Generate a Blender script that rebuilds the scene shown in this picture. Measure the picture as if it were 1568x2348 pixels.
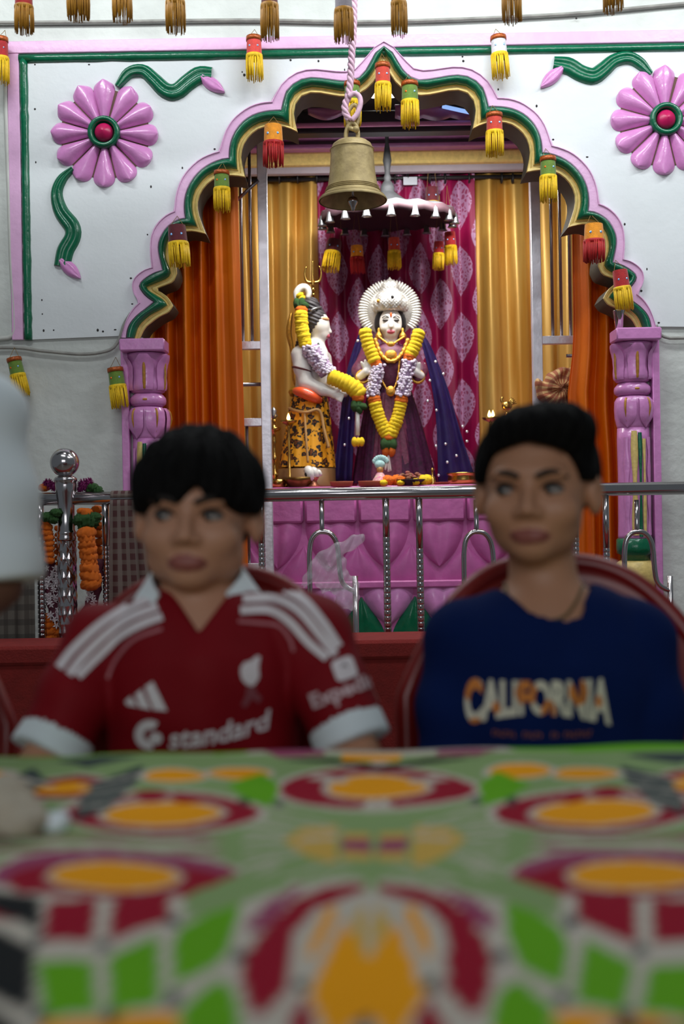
import bpy, bmesh, math, random
import numpy as np
from mathutils import Vector, Matrix, geometry
from mathutils.bvhtree import BVHTree

for _o in list(bpy.data.objects):
    bpy.data.objects.remove(_o)
scene = bpy.context.scene
COL = scene.collection
random.seed(7)
RNG = np.random.RandomState(11)

# ------------------------------------------------------------------ camera
FPX = 2500.0                      # focal length in pixels of the 1568 x 2348 frame
ZC = 1.05                         # lens height
ROLL = math.radians(1.0)
cam_d = bpy.data.cameras.new('camera')
cam_d.sensor_fit = 'VERTICAL'
cam_d.sensor_height = 36.0
cam_d.sensor_width = 24.0
cam_d.lens = FPX / 2348.0 * 36.0
cam_d.clip_start = 0.05
cam_d.dof.use_dof = True
cam_d.dof.focus_distance = 4.55
cam_d.dof.aperture_fstop = 2.35
cam = bpy.data.objects.new('camera', cam_d)
COL.objects.link(cam)
cr, sr = math.cos(ROLL), math.sin(ROLL)
cam.matrix_world = Matrix(((cr, sr, 0, 0), (0, 0, -1, 0), (-sr, cr, 0, ZC), (0, 0, 0, 1)))
scene.camera = cam

def W(px, py, Y):
    """a point of the place that stands Y metres in front of the lens"""
    u = (px - 784.0) / FPX
    v = (1174.0 - py) / FPX
    return Vector(((u * cr + v * sr) * Y, Y, ZC + (-u * sr + v * cr) * Y))

def S(px, Y):
    return px / FPX * Y

# ------------------------------------------------------------------ world, lights, exposure
world = bpy.data.worlds.new('world')
scene.world = world
world.use_nodes = True
world.node_tree.nodes['Background'].inputs[0].default_value = (0.80, 0.92, 1.0, 1)
world.node_tree.nodes['Background'].inputs[1].default_value = 0.13

def area(name, loc, target, sx, sy, power, color):
    l = bpy.data.lights.new(name, 'AREA')
    l.shape = 'RECTANGLE'
    l.size, l.size_y = sx, sy
    l.energy = power
    l.color = color
    o = bpy.data.objects.new(name, l)
    COL.objects.link(o)
    o.location = loc
    d = Vector(target) - Vector(loc)
    o.rotation_euler = d.to_track_quat('-Z', 'Y').to_euler()
    return o

for _x, _p in ((-1.25, 19), (0.45, 21), (2.10, 19)):
    area('tube_light_hall', (_x, 3.86, 3.80), (_x*.7+.1, 4.9, 1.5), 1.2, 0.10, _p, (0.93, 0.98, 1.0))
for _x in (-1.1, 1.5):
    area('bell_wall_fill', (_x, 2.55, 3.70), (_x*.6, 4.9, 1.5), 1.2, 0.10, 17, (0.93, 0.98, 1.0))  # unseen fill lights, added to brighten the bell, railing and lower wall
area('tube_light_sanctum', (0.35, 5.62, 2.84), (0.3, 6.5, 1.0), 1.2, 0.10, 34, (1.0, 0.97, 0.92))
area('foreground_fill', (-0.4, -3.2, 2.6), (0.0, 1.6, 0.9), 3.2, 1.8, 60, (0.94, 0.97, 1.0))  # soft fill added behind the camera to lift the boys and table

scene.view_settings.view_transform = 'Standard'
scene.view_settings.look = 'None'
scene.view_settings.gamma = 1.0
scene.view_settings.use_curve_mapping = False
scene.view_settings.exposure = 0.0
scene.cycles.use_denoising = True
scene.cycles.max_bounces = 8

# ------------------------------------------------------------------ materials
def lin(c):
    r = []
    for x in c[:3]:
        x = x / 255.0
        r.append(x / 12.92 if x <= 0.04045 else ((x + 0.055) / 1.055) ** 2.4)
    return tuple(r) + (1.0,)

MATS = {}
def mat(name, col, rough=0.5, metal=0.0, var=0.08, scale=14.0, bump=0.0, bscale=60.0, spec=0.5,
        emit=None, estr=0.0, alpha=1.0, trans=0.0, sheen=0.0, coat=0.0, sss=0.0, col2=None):
    """principled surface whose colour drifts a little with a noise texture"""
    if name in MATS:
        return MATS[name]
    m = bpy.data.materials.new(name)
    m.use_nodes = True
    nt = m.node_tree
    b = nt.nodes['Principled BSDF']
    base = lin(col)
    tc = nt.nodes.new('ShaderNodeTexCoord')
    if var > 0 or col2:
        n = nt.nodes.new('ShaderNodeTexNoise')
        n.inputs['Scale'].default_value = scale
        n.inputs['Detail'].default_value = 4
        nt.links.new(tc.outputs['Object'], n.inputs['Vector'])
        r = nt.nodes.new('ShaderNodeValToRGB')
        r.color_ramp.elements[0].position = 0.30
        r.color_ramp.elements[1].position = 0.70
        if col2:
            r.color_ramp.elements[0].color = lin(col2)
            r.color_ramp.elements[1].color = base
        else:
            r.color_ramp.elements[0].color = tuple(x * (1 - var) for x in base[:3]) + (1,)
            r.color_ramp.elements[1].color = tuple(min(1, x * (1 + var)) for x in base[:3]) + (1,)
        nt.links.new(n.outputs['Fac'], r.inputs['Fac'])
        nt.links.new(r.outputs['Color'], b.inputs['Base Color'])
    else:
        b.inputs['Base Color'].default_value = base
    b.inputs['Roughness'].default_value = rough
    b.inputs['Metallic'].default_value = metal
    b.inputs['Specular IOR Level'].default_value = spec
    b.inputs['Alpha'].default_value = alpha
    b.inputs['Transmission Weight'].default_value = trans
    b.inputs['Sheen Weight'].default_value = sheen
    b.inputs['Coat Weight'].default_value = coat
    if sss:
        b.inputs['Subsurface Weight'].default_value = sss
        b.inputs['Subsurface Radius'].default_value = (0.012, 0.005, 0.003)
    if emit:
        b.inputs['Emission Color'].default_value = lin(emit)
        b.inputs['Emission Strength'].default_value = estr
    if bump > 0:
        n2 = nt.nodes.new('ShaderNodeTexNoise')
        n2.inputs['Scale'].default_value = bscale
        n2.inputs['Detail'].default_value = 5
        nt.links.new(tc.outputs['Object'], n2.inputs['Vector'])
        bp = nt.nodes.new('ShaderNodeBump')
        bp.inputs['Strength'].default_value = bump
        bp.inputs['Distance'].default_value = 0.01
        nt.links.new(n2.outputs['Fac'], bp.inputs['Height'])
        nt.links.new(bp.outputs['Normal'], b.inputs['Normal'])
    MATS[name] = m
    return m

def nodes_of(name, rough=0.6, metal=0.0):
    m = bpy.data.materials.new(name)
    m.use_nodes = True
    b = m.node_tree.nodes['Principled BSDF']
    b.inputs['Roughness'].default_value = rough
    b.inputs['Metallic'].default_value = metal
    MATS[name] = m
    return m, m.node_tree, b

# ------------------------------------------------------------------ objects, things, parts
ORG = {}
def tag(o, label=None, cat=None, group=None, kind=None):
    if label: o['label'] = label
    if cat: o['category'] = cat
    if group: o['group'] = group
    if kind: o['kind'] = kind
    return o

def thing(name, label, cat, loc, group=None, kind=None):
    o = bpy.data.objects.new(name, None)
    o.empty_display_size = 0.05
    COL.objects.link(o)
    o.location = loc
    ORG[o.name] = Vector(loc)
    return tag(o, label, cat, group, kind)

def obj(name, mb, material, parent=None, smooth=True, local=False):
    """links the collected shapes as one mesh object; world coordinates are made relative to the parent"""
    org = Vector((0, 0, 0))
    if parent is not None and not local:
        org = ORG.get(parent.name, org)
    me = bpy.data.meshes.new(name)
    V = mb.v if isinstance(mb, MB) else mb[0]
    F = mb.f if isinstance(mb, MB) else mb[1]
    V = np.asarray(V, dtype=float).reshape(-1, 3) - np.array(org)
    me.from_pydata(V.tolist(), [], F.tolist() if isinstance(F, np.ndarray) else F)
    ms = material if isinstance(material, (list, tuple)) else [material]
    for m in ms:
        me.materials.append(m)
    if isinstance(mb, MB) and mb.m and len(ms) > 1:
        me.polygons.foreach_set('material_index', mb.m)
    if smooth:
        me.polygons.foreach_set('use_smooth', [True] * len(me.polygons))
        if smooth == 'auto':
            me.set_sharp_from_angle(angle=math.radians(38))
    me.update()
    o = bpy.data.objects.new(name, me)
    COL.objects.link(o)
    if parent is not None:
        o.parent = parent
        ORG[o.name] = org
    else:
        ORG[o.name] = Vector((0, 0, 0))
    return o

def struct(name, mb, material, smooth=True, parent=None):
    o = obj(name, mb, material, parent, smooth)
    if parent is None:
        o['kind'] = 'structure'
    return o

def part_copy(o, parent, offset=(0, 0, 0), rot=None, scale=None):
    c = o.copy()
    COL.objects.link(c)
    c.parent = parent
    c.location = Vector(offset)
    if rot: c.rotation_euler = rot
    if scale: c.scale = scale
    return c

class MB:
    """collects shapes"""
    def __init__(s):
        s.v, s.f, s.m, s.cur = [], [], [], 0
    def add(s, verts, faces):
        o = len(s.v)
        s.v.extend([tuple(p) for p in verts])
        for f in faces:
            s.f.append(tuple(i + o for i in f))
            s.m.append(s.cur)
        return s
    def box(s, lo, hi, bev=0.0):
        x0, y0, z0 = lo; x1, y1, z1 = hi
        if bev <= 0:
            v = [(x0,y0,z0),(x1,y0,z0),(x1,y1,z0),(x0,y1,z0),(x0,y0,z1),(x1,y0,z1),(x1,y1,z1),(x0,y1,z1)]
            return s.add(v, [(3,2,1,0),(4,5,6,7),(0,1,5,4),(1,2,6,5),(2,3,7,6),(3,0,4,7)])
        b = bev
        v = []
        def ring(z, i):
            return [(x0+i,y0,z),(x1-i,y0,z),(x1,y0+i,z),(x1,y1-i,z),(x1-i,y1,z),(x0+i,y1,z),(x0,y1-i,z),(x0,y0+i,z)]
        def inner(z):
            return [(x0+b,y0+b,z),(x1-b,y0+b,z),(x1-b,y0+b,z),(x1-b,y1-b,z),(x1-b,y1-b,z),(x0+b,y1-b,z),(x0+b,y1-b,z),(x0+b,y0+b,z)]
        rings = [inner(z0), ring(z0+b, b), ring(z1-b, b), inner(z1)]
        for r in rings: v += r
        f = []
        for k in range(3):
            for i in range(8):
                j = (i+1) % 8
                f.append((k*8+i, k*8+j, k*8+8+j, k*8+8+i))
        f.append(tuple(range(7, -1, -1))); f.append(tuple(range(24, 32)))
        return s.add(v, f)
    def tube(s, path, r, n=10, cap=True, closed=False):
        """sweeps a ring along a path; r is a number or one radius per point"""
        P = [Vector(p) for p in path]
        m = len(P)
        rr = [r] * m if not hasattr(r, '__len__') else list(r)
        T = []
        for i in range(m):
            a = P[(i-1) % m] if (closed or i > 0) else P[i]
            b = P[(i+1) % m] if (closed or i < m-1) else P[i]
            t = (b - a)
            T.append(t.normalized() if t.length > 1e-9 else Vector((0,0,1)))
        up = Vector((0, 0, 1)) if abs(T[0].z) < 0.9 else Vector((1, 0, 0))
        N = (up - T[0] * up.dot(T[0])).normalized()
        v, f = [], []
        for i in range(m):
            N = (N - T[i] * N.dot(T[i]))
            N = N.normalized() if N.length > 1e-6 else Vector((1,0,0))
            B = T[i].cross(N)
            for k in range(n):
                a = 2*math.pi*k/n
                v.append(P[i] + (N*math.cos(a) + B*math.sin(a))*rr[i])
        mm = m if closed else m-1
        for i in range(mm):
            for k in range(n):
                j = (k+1) % n
                i2 = (i+1) % m
                f.append((i*n+k, i*n+j, i2*n+j, i2*n+k))
        if cap and not closed:
            f.append(tuple(range(n-1, -1, -1)))
            f.append(tuple(range((m-1)*n, m*n)))
        return s.add(v, f)
    def lathe(s, prof, c, n=24, a0=0.0, a1=2*math.pi, cap=True):
        """prof: (radius, z) pairs, turned about a vertical axis through c"""
        c = Vector(c)
        full = abs(a1-a0-2*math.pi) < 1e-6
        cnt = n if full else n+1
        v, f = [], []
        for (r, z) in prof:
            for k in range(cnt):
                a = a0 + (a1-a0)*k/n
                v.append((c.x + r*math.cos(a), c.y + r*math.sin(a), c.z + z))
        for i in range(len(prof)-1):
            for k in range(n):
                j = (k+1) % cnt if full else k+1
                f.append((i*cnt+k, i*cnt+j, (i+1)*cnt+j, (i+1)*cnt+k))
        if cap and full:
            f.append(tuple(range(cnt-1, -1, -1)))
            f.append(tuple(range((len(prof)-1)*cnt, len(prof)*cnt)))
        return s.add(v, f)
    def ball(s, c, r, nu=12, nv=8):
        rx, ry, rz = (r, r, r) if not hasattr(r, '__len__') else r
        c = Vector(c)
        v = [(c.x, c.y, c.z - rz)]
        for i in range(1, nv):
            t = -math.pi/2 + math.pi*i/nv
            for k in range(nu):
                a = 2*math.pi*k/nu
                v.append((c.x + rx*math.cos(t)*math.cos(a), c.y + ry*math.cos(t)*math.sin(a), c.z + rz*math.sin(t)))
        v.append((c.x, c.y, c.z + rz))
        f = [(0, 1+(k+1) % nu, 1+k) for k in range(nu)]
        for i in range(nv-2):
            for k in range(nu):
                j = (k+1) % nu
                f.append((1+i*nu+k, 1+i*nu+j, 1+(i+1)*nu+j, 1+(i+1)*nu+k))
        e = len(v)-1
        o = 1+(nv-2)*nu
        f += [(o+k, o+(k+1) % nu, e) for k in range(nu)]
        return s.add(v, f)
    def grid(s, G, closed_u=False, closed_v=False):
        """G[i][j]: rows of points"""
        nu, nv = len(G), len(G[0])
        v = [tuple(p) for r in G for p in r]
        f = []
        for i in range(nu if closed_u else nu-1):
            for j in range(nv if closed_v else nv-1):
                i2, j2 = (i+1) % nu, (j+1) % nv
                f.append((i*nv+j, i2*nv+j, i2*nv+j2, i*nv+j2))
        return s.add(v, f)
    def slab(s, poly, y0, y1):
        """a polygon in the x z plane (list of (x,z)) given thickness from y0 (front) to y1 (back)"""
        n = len(poly)
        tris = geometry.tessellate_polygon([[Vector((p[0], p[1], 0)) for p in poly]])
        v = [(p[0], y0, p[1]) for p in poly] + [(p[0], y1, p[1]) for p in poly]
        f = []
        area2 = sum(poly[i][0]*poly[(i+1) % n][1] - poly[(i+1) % n][0]*poly[i][1] for i in range(n))
        for t in tris:
            a, b, c = t
            w = (poly[b][0]-poly[a][0])*(poly[c][1]-poly[a][1]) - (poly[c][0]-poly[a][0])*(poly[b][1]-poly[a][1])
            if w < 0: a, b, c = a, c, b
            f.append((a, b, c)); f.append((n+c, n+b, n+a))
        for i in range(n):
            j = (i+1) % n
            f.append((j, i, n+i, n+j) if area2 > 0 else (i, j, n+j, n+i))
        return s.add(v, f)
    def sheet(s, G, th):
        """a grid given thickness along its own normals"""
        A = np.array([[tuple(p) for p in r] for r in G], dtype=float)
        du = np.gradient(A, axis=0); dv = np.gradient(A, axis=1)
        n = np.cross(du, dv); l = np.linalg.norm(n, axis=2, keepdims=True); n = n/np.maximum(l, 1e-9)
        B = A + n*th
        nu, nv = A.shape[:2]
        v = [tuple(p) for p in A.reshape(-1, 3)] + [tuple(p) for p in B.reshape(-1, 3)]
        f, o = [], nu*nv
        for i in range(nu-1):
            for j in range(nv-1):
                a, b, c, d = i*nv+j, (i+1)*nv+j, (i+1)*nv+j+1, i*nv+j+1
                f.append((d, c, b, a)); f.append((a+o, b+o, c+o, d+o))
        for i in range(nu-1):
            a, b = i*nv, (i+1)*nv
            f.append((a, b, b+o, a+o))
            a, b = i*nv+nv-1, (i+1)*nv+nv-1
            f.append((b, a, a+o, b+o))
        for j in range(nv-1):
            f.append((j+1, j, j+o, j+1+o))
            a = (nu-1)*nv
            f.append((a+j, a+j+1, a+j+1+o, a+j+o))
        return s.add(v, f)
    def xform(s, M, start=0):
        for i in range(start, len(s.v)):
            s.v[i] = tuple(M @ Vector(s.v[i]))
        return s

def catmull(P, n):
    """n points evenly spaced by length along a smooth curve through P"""
    P = [Vector(p) for p in P]
    Q = [P[0]*2 - P[1]] + P + [P[-1]*2 - P[-2]]
    out = []
    for i in range(1, len(Q)-2):
        for k in range(10):
            t = k/10.0
            a, b, c, d = Q[i-1], Q[i], Q[i+1], Q[i+2]
            out.append(0.5*((2*b) + (c-a)*t + (2*a-5*b+4*c-d)*t*t + (3*b-a-3*c+d)*t**3))
    out.append(P[-1])
    L = [0.0]
    for i in range(1, len(out)):
        L.append(L[-1] + (out[i]-out[i-1]).length)
    res = []
    k = 0
    for i in range(n):
        s = L[-1]*i/(n-1)
        while k < len(L)-2 and L[k+1] < s: k += 1
        t = (s-L[k])/max(L[k+1]-L[k], 1e-9)
        res.append(out[k].lerp(out[k+1], min(max(t, 0), 1)))
    return res

# ------------------------------------------------------------------ soft modelling: distance fields turned into one surface
def sm_min(a, b, k):
    h = np.clip(0.5 + 0.5*(b-a)/k, 0, 1)
    return b*(1-h) + a*h - k*h*(1-h)
def sm_max(a, b, k):
    return -sm_min(-a, -b, k)
def d_ell(P, c, r):
    x, y, z = (P[:, 0]-c[0])/r[0], (P[:, 1]-c[1])/r[1], (P[:, 2]-c[2])/r[2]
    k0 = np.sqrt(x*x + y*y + z*z)
    x /= r[0]; y /= r[1]; z /= r[2]
    k1 = np.sqrt(x*x + y*y + z*z)
    return k0*(k0-1.0)/np.maximum(k1, 1e-9)
def d_cap(P, a, b, ra, rb=None):
    rb = ra if rb is None else rb
    ab = (float(b[0])-float(a[0]), float(b[1])-float(a[1]), float(b[2])-float(a[2]))
    x, y, z = P[:, 0]-a[0], P[:, 1]-a[1], P[:, 2]-a[2]
    t = (x*ab[0] + y*ab[1] + z*ab[2])*(1.0/max(ab[0]**2+ab[1]**2+ab[2]**2, 1e-12))
    np.clip(t, 0, 1, out=t)
    x -= t*ab[0]; y -= t*ab[1]; z -= t*ab[2]
    return np.sqrt(x*x + y*y + z*z) - (ra + (rb-ra)*t)
def d_chain(P, pts, k=0.012):
    """pts: (point, radius) joints"""
    d = None
    for (a, ra), (b, rb) in zip(pts[:-1], pts[1:]):
        e = d_cap(P, a, b, ra, rb)
        d = e if d is None else sm_min(d, e, k)
    return d
def d_box(P, c, h, r=0.0):
    q = np.abs(P - np.array(c)) - (np.array(h)-r)
    return np.sqrt((np.maximum(q, 0)**2).sum(1)) + np.minimum(q.max(1), 0) - r

def sdf_mesh(fn, lo, hi, h):
    """walks a coarse grid to find the surface, a fine one near it, and returns vertices and quads"""
    lo = np.array(lo, float); hi = np.array(hi, float)
    B = 6
    nb = np.ceil((hi-lo)/(h*B)).astype(int) + 1
    n = nb*B + 1
    cb = np.stack(np.meshgrid(*[np.arange(k) for k in nb], indexing='ij'), -1).reshape(-1, 3)
    cen = lo + (cb + 0.5)*h*B
    dv = fn(np.asfortranarray(cen))
    val = np.empty(n, np.float32)
    big = np.repeat(np.repeat(np.repeat(np.where(dv < 0, -1.0, 1.0).reshape(nb), B, 0), B, 1), B, 2)
    val[:] = 1.0
    val[:n[0]-1, :n[1]-1, :n[2]-1] = big
    act = cb[np.abs(dv) < h*B*1.35]
    off = np.stack(np.meshgrid(*[np.arange(B+1)]*3, indexing='ij'), -1).reshape(-1, 3)
    for s in range(0, len(act), 160):
        idx = (act[s:s+160, None, :]*B + off[None]).reshape(-1, 3)
        val[idx[:, 0], idx[:, 1], idx[:, 2]] = fn(np.asfortranarray(lo + idx*h))
    ins = val < 0
    c = ins[:-1, :-1, :-1].astype(np.int8)
    cnt = np.zeros(c.shape, np.int8)
    co = [(i, j, k) for i in (0, 1) for j in (0, 1) for k in (0, 1)]
    for (i, j, k) in co:
        cnt += ins[i:n[0]-1+i, j:n[1]-1+j, k:n[2]-1+k]
    A = np.argwhere((cnt > 0) & (cnt < 8))
    vid = -np.ones(c.shape, np.int64)
    vid[A[:, 0], A[:, 1], A[:, 2]] = np.arange(len(A))
    cv = np.stack([val[A[:, 0]+i, A[:, 1]+j, A[:, 2]+k] for (i, j, k) in co], 1)
    acc = np.zeros((len(A), 3)); num = np.zeros(len(A))
    for a in range(8):
        for b in range(a+1, 8):
            if sum(abs(co[a][q]-co[b][q]) for q in range(3)) != 1: continue
            va, vb = cv[:, a], cv[:, b]
            x = (va < 0) != (vb < 0)
            t = np.where(x, va/np.where(x, va-vb, 1), 0)
            p = np.array(co[a]) + t[:, None]*(np.array(co[b])-np.array(co[a]))
            acc += np.where(x[:, None], p, 0); num += x
    V = lo + (A + acc/np.maximum(num, 1)[:, None])*h
    F = []
    for ax in range(3):
        o1, o2 = (ax+1) % 3, (ax+2) % 3
        s0 = [slice(None)]*3; s1 = [slice(None)]*3
        s0[ax] = slice(0, n[ax]-1); s1[ax] = slice(1, n[ax])
        E = np.argwhere(ins[tuple(s0)] != ins[tuple(s1)])
        E = E[(E[:, o1] > 0) & (E[:, o2] > 0) & (E[:, o1] < n[o1]-1) & (E[:, o2] < n[o2]-1)]
        def cell(d1, d2):
            q = E.copy(); q[:, o1] -= d1; q[:, o2] -= d2
            return vid[q[:, 0], q[:, 1], q[:, 2]]
        Q = np.stack([cell(1, 1), cell(0, 1), cell(0, 0), cell(1, 0)], 1)
        inside0 = ins[E[:, 0], E[:, 1], E[:, 2]]
        Q = np.where(inside0[:, None], Q, Q[:, ::-1])
        F.append(Q[(Q >= 0).all(1)])
    return V, np.concatenate(F)

def soft(name, fn, lo, hi, h, material, parent=None, pick=None):
    """one continuous surface; pick(V) gives a material index per vertex"""
    V, F = sdf_mesh(fn, lo, hi, h)
    o = obj(name, (V, F), material, parent)
    if pick is not None:
        idx = pick(V)
        fi = np.sort(idx[F], axis=1)[:, 2]
        o.data.polygons.foreach_set('material_index', fi.astype(np.int32))
    return o
# ------------------------------------------------------------------ the setting
YW = 4.90                                       # front of the painted panel round the arch
M_wall = mat('white_limewash', (222, 226, 228), 0.55, var=0.05, scale=2.2, bump=0.12, bscale=35)
M_rough = mat('rough_limewash', (206, 209, 204), 0.75, var=0.10, scale=3.5, bump=0.55, bscale=22)
M_pink = mat('pink_gloss_paint', (212, 138, 198), 0.28, var=0.07, scale=25, bump=0.18, bscale=40, coat=0.3)
M_pink_pale = mat('pale_pink_paint', (224, 176, 214), 0.34, var=0.06, scale=18, bump=0.15, bscale=45)
M_green = mat('green_gloss_paint', (0, 98, 66), 0.25, var=0.14, scale=30, bump=0.22, bscale=50, coat=0.3)
M_goldp = mat('gold_paint', (222, 194, 118), 0.42, var=0.14, scale=40, bump=0.2, bscale=70)
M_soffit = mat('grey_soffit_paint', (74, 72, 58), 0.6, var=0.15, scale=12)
M_magenta = mat('magenta_paint', (190, 20, 88), 0.35, var=0.1, scale=30)
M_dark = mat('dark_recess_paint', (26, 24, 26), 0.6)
M_cable = mat('grey_cable', (150, 148, 142), 0.6, var=0.2, scale=20)
M_floor = mat('floor_stone', (120, 112, 104), 0.4, var=0.12, scale=6)
M_red_carpet = mat('red_carpet', (124, 26, 22), 0.9, var=0.12, scale=30, bump=0.3, bscale=140)
M_steel = mat('polished_steel', (188, 182, 184), 0.16, metal=1.0, var=0.04, scale=8)
M_steel_dull = mat('brushed_steel', (196, 194, 200), 0.34, metal=0.9, var=0.1, scale=18, bump=0.08, bscale=90)

floor = struct('floor', MB().box((-3.2, -3.6, -0.10), (3.6, 7.2, 0.0)), M_floor, False)

# outlines of the cusped arch: four nested lines from the apex down the left side, lobe by lobe
B0 = [[(875.5,100),(864,106),(848.7,124),(833,141),(816,160),(801,167),(772,167),(743.5,164),(715,162),(692,166),(672.7,174),(655.5,187),(642,202),(632.5,218),(622,237)],
      [(622,237),(600,239),(576,246.5),(555.5,259),(535,277),(521,297.6),(512.7,318),(506.5,338),(501.5,350.6)],
      [(501.5,350.6),(482,357),(457.6,369),(435,389),(419,410),(408.6,434),(402.5,461),(401,479),(399,487)],
      [(399,487),(381.5,496),(365,511),(353.6,528),(347.7,546),(345.5,568),(346,590),(348,607.6),(348.5,616)],
      [(348.5,616),(333,621),(318,631),(308,643),(304.5,659),(308,675),(315.5,688),(318,698)],
      [(318,698),(306.7,709),(296,726),(289,744),(280,776)]]
B1 = [[(876,110),(864,119),(850.6,143),(839,164),(825.7,179.5),(810,189),(791,190),(762.6,187),(734,183),(707,182),(688,187),(671,197),(657,212),(651,229),(645,256)],
      [(645,256),(614.7,258),(586,265),(561.6,279),(543,299.6),(532,322),(527,342),(526,366)],
      [(526,366),(510.6,368),(486,377),(461.6,393),(443,414),(430,438),(424,465),(424,489),(426,503)],
      [(426,503),(411,506),(394.7,515),(380,528),(369.8,546),(364.6,562),(364.6,580),(368,597),(374,622)],
      [(374,622),(355,628),(337.5,638),(324,650),(321,660),(328.7,673.6),(340,685),(354,694)],
      [(354,694),(336,709),(317,723.5),(302,739.6),(294,756),(291,776)]]
B2 = [[(877,120),(870,137),(862,155),(849,176),(830,195),(810,204),(791,210),(762.6,206),(738,202),(715,200),(696,204),(680,214),(669,227),(664,244.5),(663,285)],
      [(663,285),(641,277),(614.7,278),(588,285),(565.7,301.6),(551,320),(544,340),(543,363),(544,389)],
      [(544,389),(527,387),(502,391),(478,401.6),(459.6,420),(447,440),(441,465),(443,491),(452,520)],
      [(452,520),(419.6,519),(402,528),(390,543),(383,559),(380,580),(383,600),(389,612),(392,627)],
      [(392,627),(384,638),(364,647),(346,654.5),(336,660),(346,669),(361,678),(375.6,688),(383.7,700)],
      [(383.7,700),(369.7,710),(349,720.6),(331.6,734),(318,750),(309,776)]]
B3 = [[(877,152),(860,183),(847,199),(829.6,212),(810,221),(791,222.5),(762.6,219),(738,214),(715,213),(699.5,216),(686,225),(676.5,241),(673.7,262),(678,285),(682.5,303)],
      [(682.5,303),(655.5,292),(625,289),(596,294.5),(576,308),(561.6,326),(554.5,346.5),(553.5,367),(562.7,407)],
      [(562.7,407),(543,404),(518,403),(493,410),(474,424),(460.5,442.5),(453.5,465),(455.5,489),(463.7,514),(472.5,537)],
      [(472.5,537),(446,531),(428,531),(411,538.7),(399,553),(394.7,571),(397.6,591.5),(404,609),(406,627)],
      [(406,627),(397,646),(378.5,654.5),(359.5,663),(372.7,672),(387,684),(397,701.5)],
      [(397,701.5),(387,716),(367,726),(348,739.6),(333,753),(321,776)]]
XC = 0.5*(W(280, 776, YW).x + W(1502, 755, YW).x)       # axis of the arch
def arch_line(B):
    left = []
    for k, seg in enumerate(B):
        pts = catmull([W(x, y, YW) for (x, y) in seg], 15)
        left += pts if k == 0 else pts[1:]
    left = [Vector((min(p.x, XC), YW, p.z)) for p in left]
    left[0].x = XC
    right = [Vector((2*XC-p.x, YW, p.z)) for p in left[1:]]
    return left[::-1] + right                            # left foot, apex, right foot
L0, L1, L2, L3 = (arch_line(b) for b in (B0, B1, B2, B3))
ZF = L0[0].z
XL, XR = -2.9, 3.4
def xz(L): return [(p.x, p.z) for p in L]
op_l, op_r = W(330, 776, YW).x, 2*XC - W(330, 776, YW).x
zt = 3.75
poly = [(XL, 0), (op_l, 0), (op_l, ZF)] + xz(L2)[1:-1] + [(op_r, ZF), (op_r, 0), (XR, 0), (XR, zt), (XL, zt)]
wall_back = struct('wall_back', MB().slab(poly, YW+0.014, YW+0.17), M_rough, False)
# the smoother raised panel above the springing line
px_l = W(22, 400, YW).x; px_r = 2*XC - px_l
ztop = W(876, 84, YW).z
poly = [(px_l, ZF)] + xz(L0)[1:-1] + [(px_r, ZF), (px_r, ztop), (px_l, ztop)]
panel = struct('trim_1', MB().slab(poly, YW, YW+0.02), M_wall, False)
tag(panel, 'smooth white plaster panel around the cusped arch')

# nail holes left in the plaster
mb = MB()
for (x, y) in [(80,148),(204,148),(80,250),(82,372),(96,688),(97,720),(100,758),(123,757),(224,757),(236,760),(264,756),(300,638),(338,538),(346,428),(418,385),(492,342),(303,697),(555,165),(666,138),(782,240),(1060,130),(1062,140),(1142,205),(1230,243),(1268,320),(1346,360),(1432,514),(1431,571),(1483,617),(1470,667),(1510,740),(1478,113),(1321,42),(560,172),(730,140),(790,160)]:
    mb.ball(W(x, y, YW-.0005), (.006*random.uniform(.5, 1.1), .0016, .006*random.uniform(.5, 1.2)), 7, 5)
nh = obj('nail_holes', mb, mat('nail_hole_dark', (48, 44, 44), .9), panel)
nh['kind'] = 'stuff'

def band(La, Lb, prof):
    n = len(La)
    G = []
    for (t, dy) in prof:
        G.append([La[i].lerp(Lb[i], t) + Vector((0, dy, 0)) for i in range(n)])
    return MB().grid(G)
arch = thing('trim_2', 'scalloped arch moulding banded in pink, green and gold', None, (XC, YW, ZF), kind='structure')
obj('pink_band', band(L0, L1, [(0, .005), (0, -.024), (.05, -.028), (.12, -.028), (.17, -.021), (.92, -.021), (1, -.018), (1, .004)]), M_pink_pale, arch, 'auto')
obj('green_band', band(L1, L2, [(0, .0), (.02, -.016), (.18, -.031), (.42, -.037), (.68, -.031), (.9, -.016), (1, -.004), (1, .02)]), M_green, arch)
obj('gold_band', band(L2, L3, [(0, -.002), (.12, .006), (.35, .008), (.5, .0), (.9, -.004), (1, .004)]), M_goldp, arch, 'auto')
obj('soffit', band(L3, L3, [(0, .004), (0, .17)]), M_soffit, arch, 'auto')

# pink and green border of the panel
zb0, zb1 = W(300, 84, YW).z, W(300, 110, YW).z
M_border = M_pink_pale
bt = MB().box((px_l, YW-.012, ztop-S(26, YW)), (px_r, YW+.004, ztop+.004), .003)
struct('trim_3', bt, M_border, 'auto')
xg0 = px_l + S(27, YW)
struct('trim_4', MB().box((px_l, YW-.012, ZF), (xg0, YW+.004, ztop-S(26, YW)-.001), .003), M_border, 'auto')
struct('trim_5', MB().box((2*XC-xg0, YW-.012, ZF), (px_r, YW+.004, ztop-S(26, YW)-.001), .003), M_border, 'auto')
gr = S(9.5, YW)
zg = ztop - S(27, YW) - gr
def half_round(a, b, r, seed):
    rr = np.random.RandomState(seed)
    n = 40
    P = [Vector(a).lerp(Vector(b), i/(n-1)) for i in range(n)]
    return MB().tube(P, [r*(1+0.05*rr.randn()) for _ in range(n)], 12)
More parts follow.
